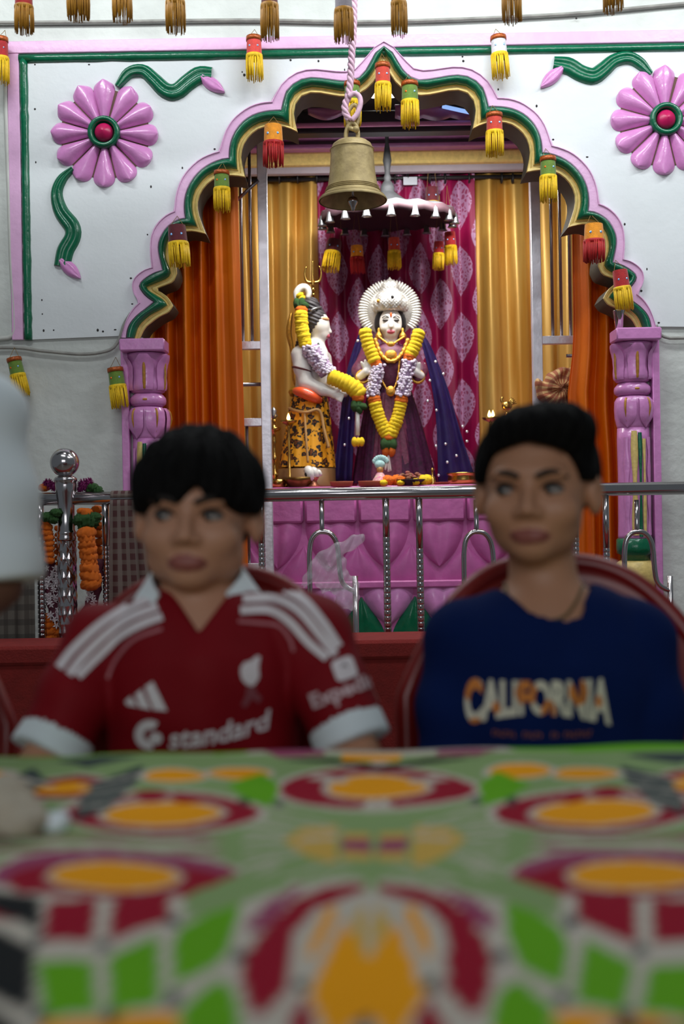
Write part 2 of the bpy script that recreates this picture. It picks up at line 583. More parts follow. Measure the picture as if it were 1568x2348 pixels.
struct('trim_6', half_round((xg0, YW, zg), (2*XC-xg0, YW, zg), gr, 1), M_green)
struct('trim_7', half_round((xg0+gr, YW, ZF), (xg0+gr, YW, zg), gr, 2), M_green)
struct('trim_8', half_round((2*XC-xg0-gr, YW, ZF), (2*XC-xg0-gr, YW, zg), gr, 3), M_green)

# dark beam right under the ceiling
M_beam = mat('brown_beam_paint', (66, 44, 40), 0.6)
struct('ceiling_beam', MB().box((XL, 3.9, W(300, 3, 4.3).z), (0.02, 4.25, W(300, 3, 4.3).z+.22), .006), M_beam, 'auto')

# cables and the plaster ledge
def cable(name, label, pts, Y, r, m=M_cable):
    o = obj(name, MB().tube(catmull([W(x, y, Y) for x, y in pts], 60), r, 8), m)
    return tag(o, label, 'cable')
cable('wall_cable', 'thin grey cable running along the top of the wall',
      [(-300,58),(0,52),(250,50),(560,46),(800,50),(1000,46),(1300,32),(1568,8),(1800,-10)], YW-.004, .008)
cable('wall_cable', 'grey cable sagging from the far left into the left foot of the arch',
      [(-300,812),(0,797),(100,805),(190,812),(250,803),(272,780),(284,745),(300,718)], YW-.012, .0075)
cable('wall_cable', 'thin grey cable bending round the right foot of the arch',
      [(1504,745),(1512,765),(1530,774),(1568,775),(1800,770)], YW-.006, .0075)
cable('conduit_pipe', 'pale vertical conduit beside the left border of the panel',
      [(10,88),(14,250),(20,420),(26,600),(34,730),(30,768),(4,776),(-60,778)], YW-.002, .011, mat('pale_conduit', (196, 196, 190), .5))

# ------------------------------------------------------------------ flower reliefs
def petal(Lr, r0, wmax, h):
    n, k = 22, 11
    G = []
    for i in range(n+1):
        t = math.sin(math.pi/2*i/n)
        r = r0 + (Lr-r0)*t
        w = wmax*r/Lr
        rc = Lr/(1+wmax/Lr)
        if r > rc:
            w = max(.0004, (wmax*rc/Lr)*max(0, 1-((r-rc)/(Lr-rc))**2.8)**.5)
        row = []
        for j in range(k):
            s = -1 + 2*j/(k-1)
            z = h*(1-abs(s)**2.4)*(0.75+0.25*math.sin(t*3.1)) + h*0.10*max(0, 1-abs(s)*3)*t*(1-t)*2
            row.append((w*s, -z - 0.001, r + 0.10*wmax*(s*s)*0))
        G.append(row)
    return G
def flower(cx, cy, R_px, mirror, stems):
    c = W(cx, cy, YW)
    t = thing('flower_relief', 'pink twelve-petal flower relief %s' % ('on the right of the arch' if mirror else 'on the left of the arch'),
              'wall relief', c, 'plaster flowers on the panel')
    R = S(R_px, YW)
    base = MB().lathe([(R*.84, 0), (R*.84, .003), (R*.1, .006)], (0, 0, 0), 40)
    base.xform(Matrix.Rotation(math.pi/2, 4, 'X'))
    obj('backing', base, mat('brown_flower_backing', (96, 66, 54), .7), t, 'auto', local=True)
    pm = MB().grid(petal(R, R*.26, R*.258, .034))
    proto = None
    for i in range(12):
        if proto is None:
            proto = obj('petal', pm, M_pink, t, local=True)
        else:
            part_copy(proto, t, rot=(0, math.radians(30*i + 2), 0))
    def turned(prof, n=28):
        return MB().lathe(prof, (0, 0, 0), n).xform(Matrix.Rotation(math.pi/2, 4, 'X'))
    rg = [(R*.30*1 + R*.055*math.cos(a) - R*.055, .026 + R*.055*math.sin(a)) for a in [math.pi*2*i/12 for i in range(13)]]
    obj('ring', turned([(R*.20, .01), (R*.20, .036), (R*.235, .048), (R*.28, .046), (R*.305, .034), (R*.31, .0)]), M_green, t, local=True)
    obj('core', turned([(R*.175, .008), (R*.17, .030), (R*.13, .044), (R*.06, .052), (R*.004, .060)]), M_magenta, t, local=True)
    for (pts, widths, bud) in stems:
        P = catmull([W(x, y, YW) for x, y in pts], 34)
        ws = np.interp(np.linspace(0, 1, 34), np.linspace(0, 1, len(widths)), widths)
        G = []
        for i, p in enumerate(P):
            a = P[max(i-1, 0)]; b = P[min(i+1, 33)]
            d = (b-a).normalized(); nrm = Vector((-d.z, 0, d.x))
            w = S(ws[i], YW)/2
            row = []
            for s in np.linspace(-1, 1, 11):
                hh = .026*math.sqrt(max(0, 1-s*s))*(1 - 0.42*math.exp(-(s/0.22)**2))
                row.append(p + nrm*(w*s) + Vector((0, -hh - .0005, 0)))
            G.append(row)
        st = obj('stem', MB().grid(G), M_green, t)
        (x0, y0), (x1, y1), bw = bud
        a, b = W(x0, y0, YW), W(x1, y1, YW)
        d = b-a; nrm = Vector((-d.z, 0, d.x)).normalized()
        G = []
        for i in range(13):
            u = i/12
            w = S(bw, YW)/2*math.sin(math.pi*min(1, .12+u*.88))**0.8 if u < 1 else 0.0005
            G.append([a + d*u + nrm*(w*s) + Vector((0, -.022*math.sqrt(max(0, 1-s*s))*(1-.3*math.exp(-((s-.1)/.15)**2))-.004, 0)) for s in np.linspace(-1, 1, 9)])
        obj('bud', MB().grid(G), M_pink, t)
    return t
up_l = ([(270,200),(296,168),(328,163),(352,182),(380,208),(405,210),(430,190),(458,172),(486,172)], [16,26,30,32,36,40,40,42,36], ((463,178),(516,214),30))
lo_l = ([(168,388),(142,412),(130,445),(140,485),(165,520),(166,545),(150,575),(142,612)], [12,24,28,34,38,38,40,38], ((140,598),(186,640),30))
flower(241, 308, 122, False, [up_l, lo_l])
up_r = ([(1490,172),(1465,145),(1438,133),(1407,140),(1383,160),(1360,175),(1331,168),(1303,152),(1268,146)], [16,28,30,32,36,40,40,42,34], ((1287,158),(1238,203),30))
lo_r = ([(1600,365),(1628,390),(1640,425),(1630,465),(1605,500),(1606,525),(1622,555),(1630,592)], [12,24,28,34,38,38,40,38], ((1632,578),(1588,622),30))
flower(1523, 278, 124, True, [up_r, lo_r])

# ------------------------------------------------------------------ pilasters of the arch
M_vein = mat('gold_vein_paint', (176, 122, 44), 0.45, var=0.2, scale=60, metal=0.1)
def pilaster(cx, ytop, side):
    """cx: pixel of the axis; side -1 left, +1 right (where the wall is)"""
    Y = YW - 0.03
    c = W(cx, ytop, Y)
    ax = Vector((c.x, YW + 0.005, 0))
    zt = c.z
    k = S(1, Y)
    name = 'left' if side < 0 else 'right'
    t = thing('pilaster', 'pink lotus pilaster under the %s foot of the arch' % name, 'pilaster', (ax.x, ax.y, 0), 'pilasters of the arch')
    zz = lambda dy: zt - dy*k
    outer = ax.x + side*57*k
    x0, x1 = sorted((outer - side*17*k, outer))
    obj('backing_strip', MB().box((x0, YW-.045, 0.02), (x1, YW+.02, zt), .004), M_pink, t, 'auto')
    x0, x1 = sorted((outer - side*106*k, outer-side*4*k))
    obj('slab', MB().box((x0, YW-.112, zz(28)), (x1, YW+.02, zt), .006), M_pink, t, 'auto')
    def turned(prof, m, nm, n=22):
        return obj(nm, MB().lathe([(r*k, zz(dy)) for (r, dy) in prof], (ax.x, ax.y, 0), n), m, t)
    cap = [(47,29),(46,36),(42,50),(38,66),(38,84),(41,98),(42,108),(38,116),(30,120)]
    turned(cap, M_pink, 'capital')
    turned([(31,119),(36,124),(41,130),(42,136),(41,143),(36,148),(31,150)], M_pink, 'ring')
    low = [(31,150),(36,153),(41,162),(42,180),(41,200),(37,218),(34,228)]
    turned(low, M_pink, 'petal_cup')
    turned([(36,224),(37,250),(36,330),(37,440),(38,470),(38,480)], M_pink, 'shaft')
    turned([(36,476),(42,480),(43,500),(42,512),(34,516),(34,528)], M_green, 'base_ring')
    turned([(30,526),(42,534),(46,556),(44,590),(36,610),(36,800)], M_goldp, 'base_bulb')
    def rad(prof, dy):
        for (r0, a), (r1, b) in zip(prof[:-1], prof[1:]):
            if a <= dy <= b: return r0 + (r1-r0)*(dy-a)/max(b-a, 1e-6)
        return prof[-1][0]
    def patch(prof, d0, d1, ang, width, lift, m, nm, shape, flare=0):
        G = []
        n = 16
        for i in range(n+1):
            u = i/n
            dy = d0 + (d1-d0)*u
            r = rad(prof, dy) + lift*(0.4+0.6*math.sin(math.pi*min(1, u+.12))) + flare*max(0, .25-u)*4
            row = []
            for s in np.linspace(-1, 1, 9):
                a = ang + s*width*shape(u)
                rr = (r + 2.5*(1-s*s)*(lift > 1.5))*k
                row.append((ax.x + rr*math.sin(a), ax.y - rr*math.cos(a), zz(dy)))
            G.append(row)
        return obj(nm, MB().grid(G), m, t)
    shp_up = lambda u: math.sin(math.pi*min(.5, .08+u*1.1))**.8 * (1 - .15*u)
    shp_dn = lambda u: (1 - max(0, (u-.55)/.45)**2.2*.97)
    for i in range(-1, 2):
        a = i*1.15
        patch(cap, 34, 114, a, .52, 6.5, M_pink, 'petal', shp_up, flare=5)
        patch(cap, 52, 112, a, .075, 10.2, M_vein, 'vein', lambda u: 1)
        patch(low, 154, 224, a + (.57 if i < 1 else .57), .50, 6.5, M_pink, 'petal', shp_dn)
        patch(low, 156, 210, a + .57, .06, 10.2, M_vein, 'vein', lambda u: 1-.6*u)
    patch([(31,120),(42,136),(31,150)], 123, 147, 0.0, .12, 1.2, M_vein, 'vein', lambda u: 1)
    sh = [(36,224),(37,250),(36,330),(37,440),(38,480)]
    wob = lambda f, p: (lambda u: .8 + .25*math.sin(f*u+p))
    patch(sh, 232, 470, -side*-.10 - .30, .20, 3.0, M_goldp, 'gold_drape', wob(9, 0))
    patch(sh, 236, 474, -side*-.10 + .02, .11, 5.5, M_green, 'green_drape', wob(7, 1))
    patch(sh, 250, 474, -side*-.10 + .30, .13, 3.0, M_goldp, 'gold_drape', wob(8, 2))
    patch(sh, 246, 470, -side*-.10 + .72, .2, 2.6, M_pink, 'petal', wob(20, 1))
    patch(sh, 246, 470, -side*-.10 - .78, .2, 2.6, M_pink, 'petal', wob(17, 3))
    return t
pilaster(334, 782, -1)
pilaster(1452, 757, 1)

# ------------------------------------------------------------------ sanctum shell behind the arch
YB = 6.75
sx0, sx1 = op_l - .38, op_r + .38
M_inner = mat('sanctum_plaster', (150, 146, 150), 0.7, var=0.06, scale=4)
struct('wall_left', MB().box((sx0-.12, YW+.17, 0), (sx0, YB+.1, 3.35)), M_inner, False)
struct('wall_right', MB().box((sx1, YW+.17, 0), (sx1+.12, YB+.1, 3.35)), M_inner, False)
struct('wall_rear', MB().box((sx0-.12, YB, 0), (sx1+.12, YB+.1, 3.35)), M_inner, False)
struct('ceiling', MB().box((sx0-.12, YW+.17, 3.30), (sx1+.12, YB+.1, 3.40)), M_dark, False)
def hband(name, y0, y1, Y, m, d=.06, bev=.006):
    a, b = W(878, y1, Y).z, W(878, y0, Y).z
    return struct(name, MB().box((sx0, Y, a), (sx1, Y+d, b), bev), m, 'auto')
M_lintel = mat('charcoal_lintel_paint', (44, 44, 48), 0.45)
M_mauve = mat('mauve_ledge_paint', (112, 92, 106), 0.6)
hband('lintel_beam', 287, 302, 5.45, M_lintel, .08)
hband('lintel_panel', 252, 288, 5.58, mat('grey_lintel_paint', (70, 70, 76), .5), .04)
hband('trim_9', 303, 316, 6.2, M_pink, .08)
hband('trim_10', 316, 329, 6.24, M_mauve, .05)
hband('trim_11', 327, 337, 6.2, M_pink, .08)
hband('trim_12', 337, 346, 6.30, mat('brown_valance_paint', (88, 62, 34), .6), .05)
hband('trim_13', 345, 374, 6.26, M_goldp, .06, .012)
hband('trim_14', 374, 394, 6.34, mat('lilac_ledge_paint', (168, 158, 168), .6), .05)
# scalloped pink cornice, higher up and nearer
mb = MB()
n = 60
x0, x1 = W(905, 250, 5.5).x, sx1 - .01
G0 = []
for i in range(n+1):
    x = x0 + (x1-x0)*i/n
    sc = .016*abs(math.sin(i*.52))
    G0.append([(x, 5.50, W(878, 240, 5.5).z), (x, 5.46, W(878, 248, 5.5).z), (x, 5.46, W(878, 262, 5.5).z), (x, 5.50, W(878, 272, 5.5).z - sc)])
struct('trim_15', MB().sheet(G0, .01), M_pink)
x0b, x1b = W(706, 255, 5.5).x, W(790, 255, 5.5).x
G0 = []
for i in range(20):
    x = x0b + (x1b-x0b)*i/19
    sc = .03*math.sin(math.pi*i/19)
    G0.append([(x, 5.50, W(760, 248, 5.5).z), (x, 5.47, W(760, 252, 5.5).z), (x, 5.47, W(760, 258, 5.5).z - sc*.5), (x, 5.50, W(760, 262, 5.5).z - sc)])
struct('trim_16', MB().sheet(G0, .01), M_pink)
hband('trim_17', 278, 287, 5.40, M_pink, .03)
# ------------------------------------------------------------------ hanging tassels
TC = {'red': (176, 24, 28), 'maroon': (92, 8, 28), 'green': (104, 136, 44), 'orange': (240, 150, 16), 'white': (220, 218, 222),
      'silver': (150, 142, 150), 'cream': (206, 196, 178), 'coral': (206, 62, 42), 'rose': (222, 70, 62)}
FC = {'yellow': (240, 196, 10), 'redf': (178, 18, 20), 'gold': (172, 118, 8)}
M_cap = {k: mat('%s_felt' % k, c, 0.75, var=0.14, scale=60, bump=0.25, bscale=220, sheen=.3) for k, c in TC.items()}
M_fr = {k: mat('%s_fringe' % k, c, 0.55, var=0.15, scale=80, sheen=.06) for k, c in FC.items()}
M_lace = mat('copper_lace', (172, 84, 30), 0.4, var=0.45, scale=150, metal=0.3)
M_gem = mat('blue_sequin', (150, 200, 255), 0.1, metal=0.6, var=0)
M_gem2 = mat('amber_sequin', (235, 110, 20), 0.15, metal=0.4, var=0)
M_string = mat('gold_thread', (140, 110, 60), 0.6, var=0)
M_inside = mat('tassel_lining', (60, 40, 34), .8)
def tassel(label, cx, y0, y1, w, Y, cap, fr, tilt=0.0, lace=True, string=30, group='tassels hanging around the arch', yaw=0.0, lean=0.0, back=.05):
    top = W(cx, y0, Y)
    H = S(y1-y0, Y); r = S(w, Y)/2
    t = thing('tassel', label, 'tassel', top, group)
    hc = H*0.44
    mb = MB().lathe([(r*.86, 0), (r*.90, -hc*.25), (r*.93, -hc*.6), (r*.95, -hc), (r*.86, -hc), (r*.80, -.002)], (0, 0, 0), 20, cap=False)
    obj('cap', mb, M_cap[cap], t, 'auto', local=True)
    if lace:
        obj('lace_band', MB().lathe([(r*.84, .004), (r*.96, .003), (r*.99, -hc*.08), (r*.97, -hc*.2), (r*.90, -hc*.2)], (0, 0, 0), 20, cap=False), M_lace, t, local=True)
    obj('fringe_band', MB().lathe([(r*.90, -hc*.92), (r*1.03, -hc*.93), (r*1.05, -hc*1.02), (r*1.0, -hc*1.16), (r*.85, -hc*1.16)], (0, 0, 0), 20, cap=False), M_fr[fr], t, local=True)
    mb = MB()
    n = 40
    for i in range(n):
        a = 2*math.pi*i/n + random.uniform(-.05, .05)
        rr = r*random.uniform(.9, 1.02)
        x, y = rr*math.cos(a), rr*math.sin(a)
        e = H*random.uniform(.93, 1.0)
        dx, dy = random.gauss(0, r*.05), random.gauss(0, r*.05)
        mb.tube([(x, y, -hc), (x*1.03+dx*.4, y*1.03+dy*.4, -(hc+e)/2), (x*1.0+dx, y*1.0+dy, -e)], [r*.07, r*.075, r*.055], 5)
    f = obj('fringe', mb, M_fr[fr], t, local=True)
    for (a, m) in ((-.55, M_gem2 if cap == 'green' else M_gem), (.55, M_gem)):
        obj('sequin', MB().ball((r*.93*math.sin(a), -r*.93*math.cos(a), -hc*.55), (r*.13, r*.05, r*.13), 8, 6), m, t, local=True)
    if string:
        s = S(string, Y)
        obj('thread', MB().tube([(-r*.7, 0, 0), (0, back, s)], .0012, 5), M_string, t, local=True)
        obj('thread', MB().tube([(r*.7, 0, 0), (0, back, s)], .0012, 5), M_string, t, local=True)
    t.rotation_euler = (math.radians(lean), math.radians(tilt), math.radians(yaw))
    return t
YT = YW - .075
gw = 'tassels hanging around the arch'
tassel('red tassel with yellow fringe cut by the left edge of the photo', 4, 88, 194, 30, YT, 'red', 'yellow')
tassel('rose red tassel with yellow fringe against the top border left of the rope', 582, 86, 184, 37, YT, 'rose', 'yellow')
tassel('white tassel with yellow fringe on the top border', 1142, 85, 180, 38, YT, 'white', 'yellow', -3)
tassel('red tassel with yellow fringe at the apex of the arch', 877, 148, 254, 36, YT, 'coral', 'yellow', string=36)
tassel('green tassel with yellow fringe just right of the arch apex', 939, 190, 292, 40, YT, 'green', 'yellow')
tassel('green tassel with yellow fringe behind the bell rope', 807, 190, 292, 38, YT, 'green', 'yellow')
tassel('orange tassel with red fringe hanging left of the bell', 626, 288, 382, 46, YT, 'orange', 'redf', lace=False)
tassel('coral tassel with yellow fringe on the right of the arch, above the curtain rod', 1133, 262, 358, 39, YT, 'coral', 'yellow')
tassel('green tassel with yellow fringe in front of the left orange curtain top', 508, 394, 485, 37, YT, 'green', 'yellow')
tassel('dark green tassel with yellow fringe on the right side of the arch', 1256, 362, 464, 38, YT, 'green', 'yellow')
tassel('maroon tassel with yellow fringe at the left lobes of the arch', 405, 518, 612, 46, YT, 'maroon', 'yellow', -4, lace=False)
tassel('orange tassel with red fringe at the right lobes of the arch', 1361, 515, 602, 47, YT, 'orange', 'redf', lace=False)
tassel('red tassel with yellow fringe above the right pilaster', 1421, 620, 714, 38, YT, 'red', 'yellow', -6, lace=False)
tassel('green tassel with yellow fringe at the far left on bare wall', 32, 822, 912, 35, YT, 'green', 'yellow', -12)
tassel('green tassel with yellow fringe hanging beside the left pilaster', 264, 845, 938, 38, YT, 'green', 'yellow', -7)
gt = 'tassels on the string under the ceiling'
for (lab, x, y0, y1, w, cap) in [
        ('red tassel with dark gold fringe at the top left corner', 54, -28, 76, 42, 'red'),
        ('gold fringed tassel second from the left along the top edge', 178, -75, 46, 49, 'maroon'),
        ('gold fringed tassel third from the left along the top edge', 278, -60, 49, 44, 'cream'),
        ('cream tassel with gold fringe along the top edge', 401, -48, 75, 43, 'cream'),
        ('maroon tassel with gold fringe over the top border, left of the rope', 617, -46, 92, 40, 'maroon'),
        ('grey tassel with gold fringe right beside the bell rope', 787, -30, 97, 42, 'silver'),
        ('maroon tassel with gold fringe just right of the bell rope', 913, -48, 82, 36, 'maroon'),
        ('gold fringed tassel over the wall above the right tassel row', 1172, -70, 51, 44, 'cream'),
        ('gold fringed tassel nearest the top right corner', 1403, -90, 27, 42, 'maroon')]:
    tassel(lab, x, y0, y1, w, 3.70, cap, 'gold', group=gt)

# ------------------------------------------------------------------ bell on its rope
M_bronze = mat('aged_bronze', (186, 164, 112), 0.5, metal=0.2, var=0.28, scale=22, bump=0.12, bscale=90, col2=(150, 130, 86))
M_rope = mat('pink_rope', (226, 186, 206), 0.8, var=0.12, scale=60)
M_brass = mat('polished_brass', (196, 158, 84), 0.24, metal=1.0, var=0.12, scale=30)
YBELL = 4.45
bc = W(809, 462, YBELL)
k = S(1, YBELL)
bell = thing('temple_bell', 'large bronze temple bell hanging before the arch', 'bell', bc)
prof = [(78,0),(79,2),(77,6),(70,12),(63,20),(58,32),(55,48),(52,70),(50,95),(49,112),(48.5,119),(46,121),(46,126),(44,130),(36,136),(18,140),(0.5,141)]
inner = [(0.5,128),(40,124),(46,90),(51,50),(58,24),(72,6),(75,1)]
obj('body', MB().lathe([(r*k, z*k) for r, z in prof], bc, 44, cap=False).lathe([(r*k, z*k) for r, z in inner], bc, 44, cap=False), M_bronze, bell)
for zz, rr in ((10, 72.5), (22, 63.2), (26, 61.5), (30, 59.8), (118, 50.2)):
    obj('moulding_line', MB().tube([(bc.x+rr*k*math.cos(a), bc.y+rr*k*math.sin(a), bc.z+zz*k) for a in [2*math.pi*i/44 for i in range(44)]], 1.1*k, 6, closed=True), M_bronze, bell)
obj('crown_loop', MB().tube(catmull([bc+Vector((x*k, 0, z*k)) for x, z in [(-13,138),(-13,155),(-8,172),(2,180),(11,172),(14,155),(13,138)]], 30), 5.2*k, 10), M_bronze, bell)
obj('shackle_bolt', MB().tube([bc+Vector((-8*k,-9*k,166*k)), bc+Vector((10*k,-9*k,160*k))], 5*k, 8).ball(bc+Vector((10*k,-10*k,162*k)), 8*k, 10, 7), M_bronze, bell)
obj('chain_link', MB().tube(catmull([bc+Vector((x*k, 2*k, z*k)) for x, z in [(0,168),(-9,185),(-6,208),(6,222),(15,214),(16,192),(9,172),(0,168)]], 34), 5.0*k, 9), M_bronze, bell)
obj('clapper', MB().tube([bc+Vector((0,0,120*k)), bc+Vector((0,0,2*k))], 2.5*k, 8).lathe([(0.5*k,-24*k),(3*k,-23*k),(4*k,-18*k),(7*k,-10*k),(11*k,-4*k),(13*k,2*k),(10*k,8*k),(3*k,12*k)], bc, 16), M_steel, bell)
rp = [(812,-60),(811,0),(810,60),(806,130),(803,185),(798,222),(791,240),(793,262),(802,276)]
P = catmull([W(x, y, YBELL) for x, y in rp], 120)
rope = thing('bell_rope', 'twisted pink rope holding the bell', 'rope', P[0])
for s in range(3):
    Q = []
    for i, p in enumerate(P):
        a = i*.42 + s*2.094
        Q.append(p + Vector((math.cos(a), math.sin(a), 0))*4.2*k)
    obj('strand', MB().tube(Q, 4.6*k, 8), M_rope, rope)
obj('loop', MB().tube(catmull([W(x, y, YBELL-.01) for x, y in [(798,222),(812,214),(824,222),(826,240),(818,262),(806,276)]], 30), 6.0*k, 9), M_rope, rope)

# ------------------------------------------------------------------ curtains
def silk(name, c1, c2, rough=.38, damask=None, sheen=.4, metal=0.0, weave=260):
    m, nt, b = nodes_of(name, rough, metal)
    tc = nt.nodes.new('ShaderNodeTexCoord')
    n = nt.nodes.new('ShaderNodeTexNoise'); n.inputs['Scale'].default_value = 5
    mp = nt.nodes.new('ShaderNodeMapping'); mp.inputs['Scale'].default_value = (3, 1, .25)
    nt.links.new(tc.outputs['Object'], mp.inputs['Vector']); nt.links.new(mp.outputs['Vector'], n.inputs['Vector'])
    r = nt.nodes.new('ShaderNodeValToRGB')
    r.color_ramp.elements[0].position = .32; r.color_ramp.elements[1].position = .68
    r.color_ramp.elements[0].color = lin(c2); r.color_ramp.elements[1].color = lin(c1)
    nt.links.new(n.outputs['Fac'], r.inputs['Fac'])
    out = r.outputs['Color']
    if damask:
        uv = nt.nodes.new('ShaderNodeAttribute'); uv.attribute_name = 'cloth'
        sp = nt.nodes.new('ShaderNodeSeparateXYZ'); nt.links.new(uv.outputs['Vector'], sp.inputs['Vector'])
        def M(op, a, bb=None):
            q = nt.nodes.new('ShaderNodeMath'); q.operation = op
            for i, s in enumerate((a, bb)):
                if s is None: continue
                if isinstance(s, (int, float)): q.inputs[i].default_value = s
                else: nt.links.new(s, q.inputs[i])
            return q.outputs[0]
        dens = []
        for off in (0.0, 0.5):
            u = M('SUBTRACT', M('FRACT', M('ADD', sp.outputs['X'], off)), .5)
            v = M('SUBTRACT', M('FRACT', M('ADD', sp.outputs['Y'], off)), .5)
            # pointed oval: |u|/w + (v/h)^2
            a = M('ADD', M('MULTIPLY', M('ABSOLUTE', u), 3.8), M('POWER', M('MULTIPLY', M('ABSOLUTE', v), 2.6), 1.7))
            dens.append(M('LESS_THAN', a, 1.0))
        motif = M('MAXIMUM', dens[0], dens[1])
        vo = nt.nodes.new('ShaderNodeTexVoronoi'); vo.feature = 'DISTANCE_TO_EDGE'; vo.inputs['Scale'].default_value = 16
        nt.links.new(uv.outputs['Vector'], vo.inputs['Vector'])
        lace = M('ADD', M('MULTIPLY', M('LESS_THAN', vo.outputs['Distance'], .16), .65), .2)
        fac = M('MULTIPLY', motif, lace)
        mx = nt.nodes.new('ShaderNodeMixRGB')
        nt.links.new(fac, mx.inputs['Fac']); nt.links.new(out, mx.inputs['Color1'])
        mx.inputs['Color2'].default_value = lin(damask)
        out = mx.outputs['Color']
    nt.links.new(out, b.inputs['Base Color'])
    b.inputs['Sheen Weight'].default_value = sheen
    w = nt.nodes.new('ShaderNodeTexNoise'); w.inputs['Scale'].default_value = weave
    nt.links.new(tc.outputs['Object'], w.inputs['Vector'])
    bp = nt.nodes.new('ShaderNodeBump'); bp.inputs['Strength'].default_value = .15; bp.inputs['Distance'].default_value = .003
    nt.links.new(w.outputs['Fac'], bp.inputs['Height']); nt.links.new(bp.outputs['Normal'], b.inputs['Normal'])
    return m
M_orange = silk('orange_silk', (228, 116, 0), (206, 88, 0), .40, sheen=0, metal=.22)
M_goldc = silk('gold_silk', (214, 176, 96), (184, 130, 44), .42, sheen=0, metal=.30)
M_magc = silk('magenta_damask', (150, 6, 74), (128, 4, 60), .45, damask=(186, 146, 184), sheen=0)
def curtain(name, label, xs, Y, z0, z1, folds, amp, material, group=None, taper=None, seed=0, nz=26, nx=None, parent=None, calm=2.0):
    """xs: left and right edge; pleats run from top to bottom"""
    rr = np.random.RandomState(seed)
    nx = nx or folds*10
    ph = rr.rand(8)*6.28
    G = []
    for i in range(nx+1):
        u = i/nx
        row = []
        for j in range(nz+1):
            v = j/nz
            uu = u + .012*math.sin(3*v+ph[0]+u*9)
            a, b = xs if taper is None else taper(v)
            x = a + (b-a)*u
            f = math.sin(2*math.pi*folds*(uu+.02*math.sin(5*u+ph[1])))
            f2 = math.sin(2*math.pi*folds*.37*uu + ph[2])
            f3 = math.sin(2*math.pi*folds*2.1*uu + ph[3] + v*1.5)
            y = Y + amp*(1 if u < calm else .22)*((abs(f)**.75)*(1 if f > 0 else -1)*(.75+.25*v) + .35*f2 + .16*f3) - (0 if u < calm else amp*.8)
            row.append((x, y, z1 + (z0-z1)*v))
        G.append(row)
    mb = MB().sheet(G, -.003)
    o = obj(name, mb, material, parent)
    at = o.data.attributes.new('cloth', 'FLOAT_VECTOR', 'POINT')
    per = []
    W_, H_ = abs(xs[1]-xs[0])*1.25, abs(z1-z0)
    for rep in range(2):
        for i in range(nx+1):
            for j in range(nz+1):
                per += [i/nx*W_/.31, j/nz*H_/.40, 0]
    at.data.foreach_set('vector', per)
    if label:
        tag(o, label, 'curtain', group)
    return o
YC = 6.55
zc0, zc1 = .95, W(878, 393, YC).z
X = lambda px, Y, py=800: W(px, py, Y).x
g1 = 'curtains behind the statues'
curtain('curtain', 'gold silk curtain behind the left statue', (X(330, YC), X(733, YC)), YC, zc0, zc1, 7, .045, M_goldc, g1, seed=3, nx=150)
curtain('curtain', 'magenta damask curtain behind the crowned statue', (X(729, YC), X(1092, YC)), YC-.01, zc0, zc1, 7, .050, M_magc, g1, seed=5, nx=150, nz=40)
curtain('curtain', 'gold silk curtain to the right of the crowned statue', (X(1085, YC), X(1490, YC)), YC, zc0, zc1, 7, .045, M_goldc, g1, seed=9, nx=150)
M_rod = mat('black_iron_rod', (30, 28, 30), .5)
rod = thing('curtain_rod', 'dark rod carrying the gold and magenta curtains', 'curtain rod', W(878, 408, YC-.06))
obj('rod', MB().tube([W(520, 414, YC-.055), W(1330, 403, YC-.055)], .013, 10), M_rod, rod)
for x in (595, 640, 682, 726, 905, 935, 985, 1020, 1075, 1150, 1175):
    c = W(x, 409, YC-.055)
    ring = [(c.x, c.y+.026*math.sin(a), c.z+.026*math.cos(a)) for a in [2*math.pi*i/16 for i in range(16)]]
    obj('grommet', MB().tube(ring, .006, 6, closed=True), M_rod, rod)
# orange side curtains just behind the arch
YO = 5.16
zo0, zo1 = W(420, 1500, YO).z, W(450, 330, YO).z
xa, xb, xb2 = X(352, YO), X(545, YO, 420), X(566, YO, 1000)
curtain('orange_curtain', 'deep orange silk curtain gathered behind the left side of the arch', (xa, xb), YO, zo0, zo1, 5, .048, M_orange,
        'orange curtains inside the arch', taper=lambda v: (xa, xb + (xb2-xb)*v), seed=4, nx=120, calm=.72)
xc, xd = X(1317, YO), X(1440, YO)
curtain('orange_curtain', 'bright orange silk curtain bunched behind the right pilaster', (xc, xd), YO, zo0, zo1, 3, .040, M_orange,
        'orange curtains inside the arch', taper=lambda v: (xc + .02*math.sin(v*3)*0 - (.035*math.exp(-((v-.52)/.08)**2)), xd), seed=21, nx=80)

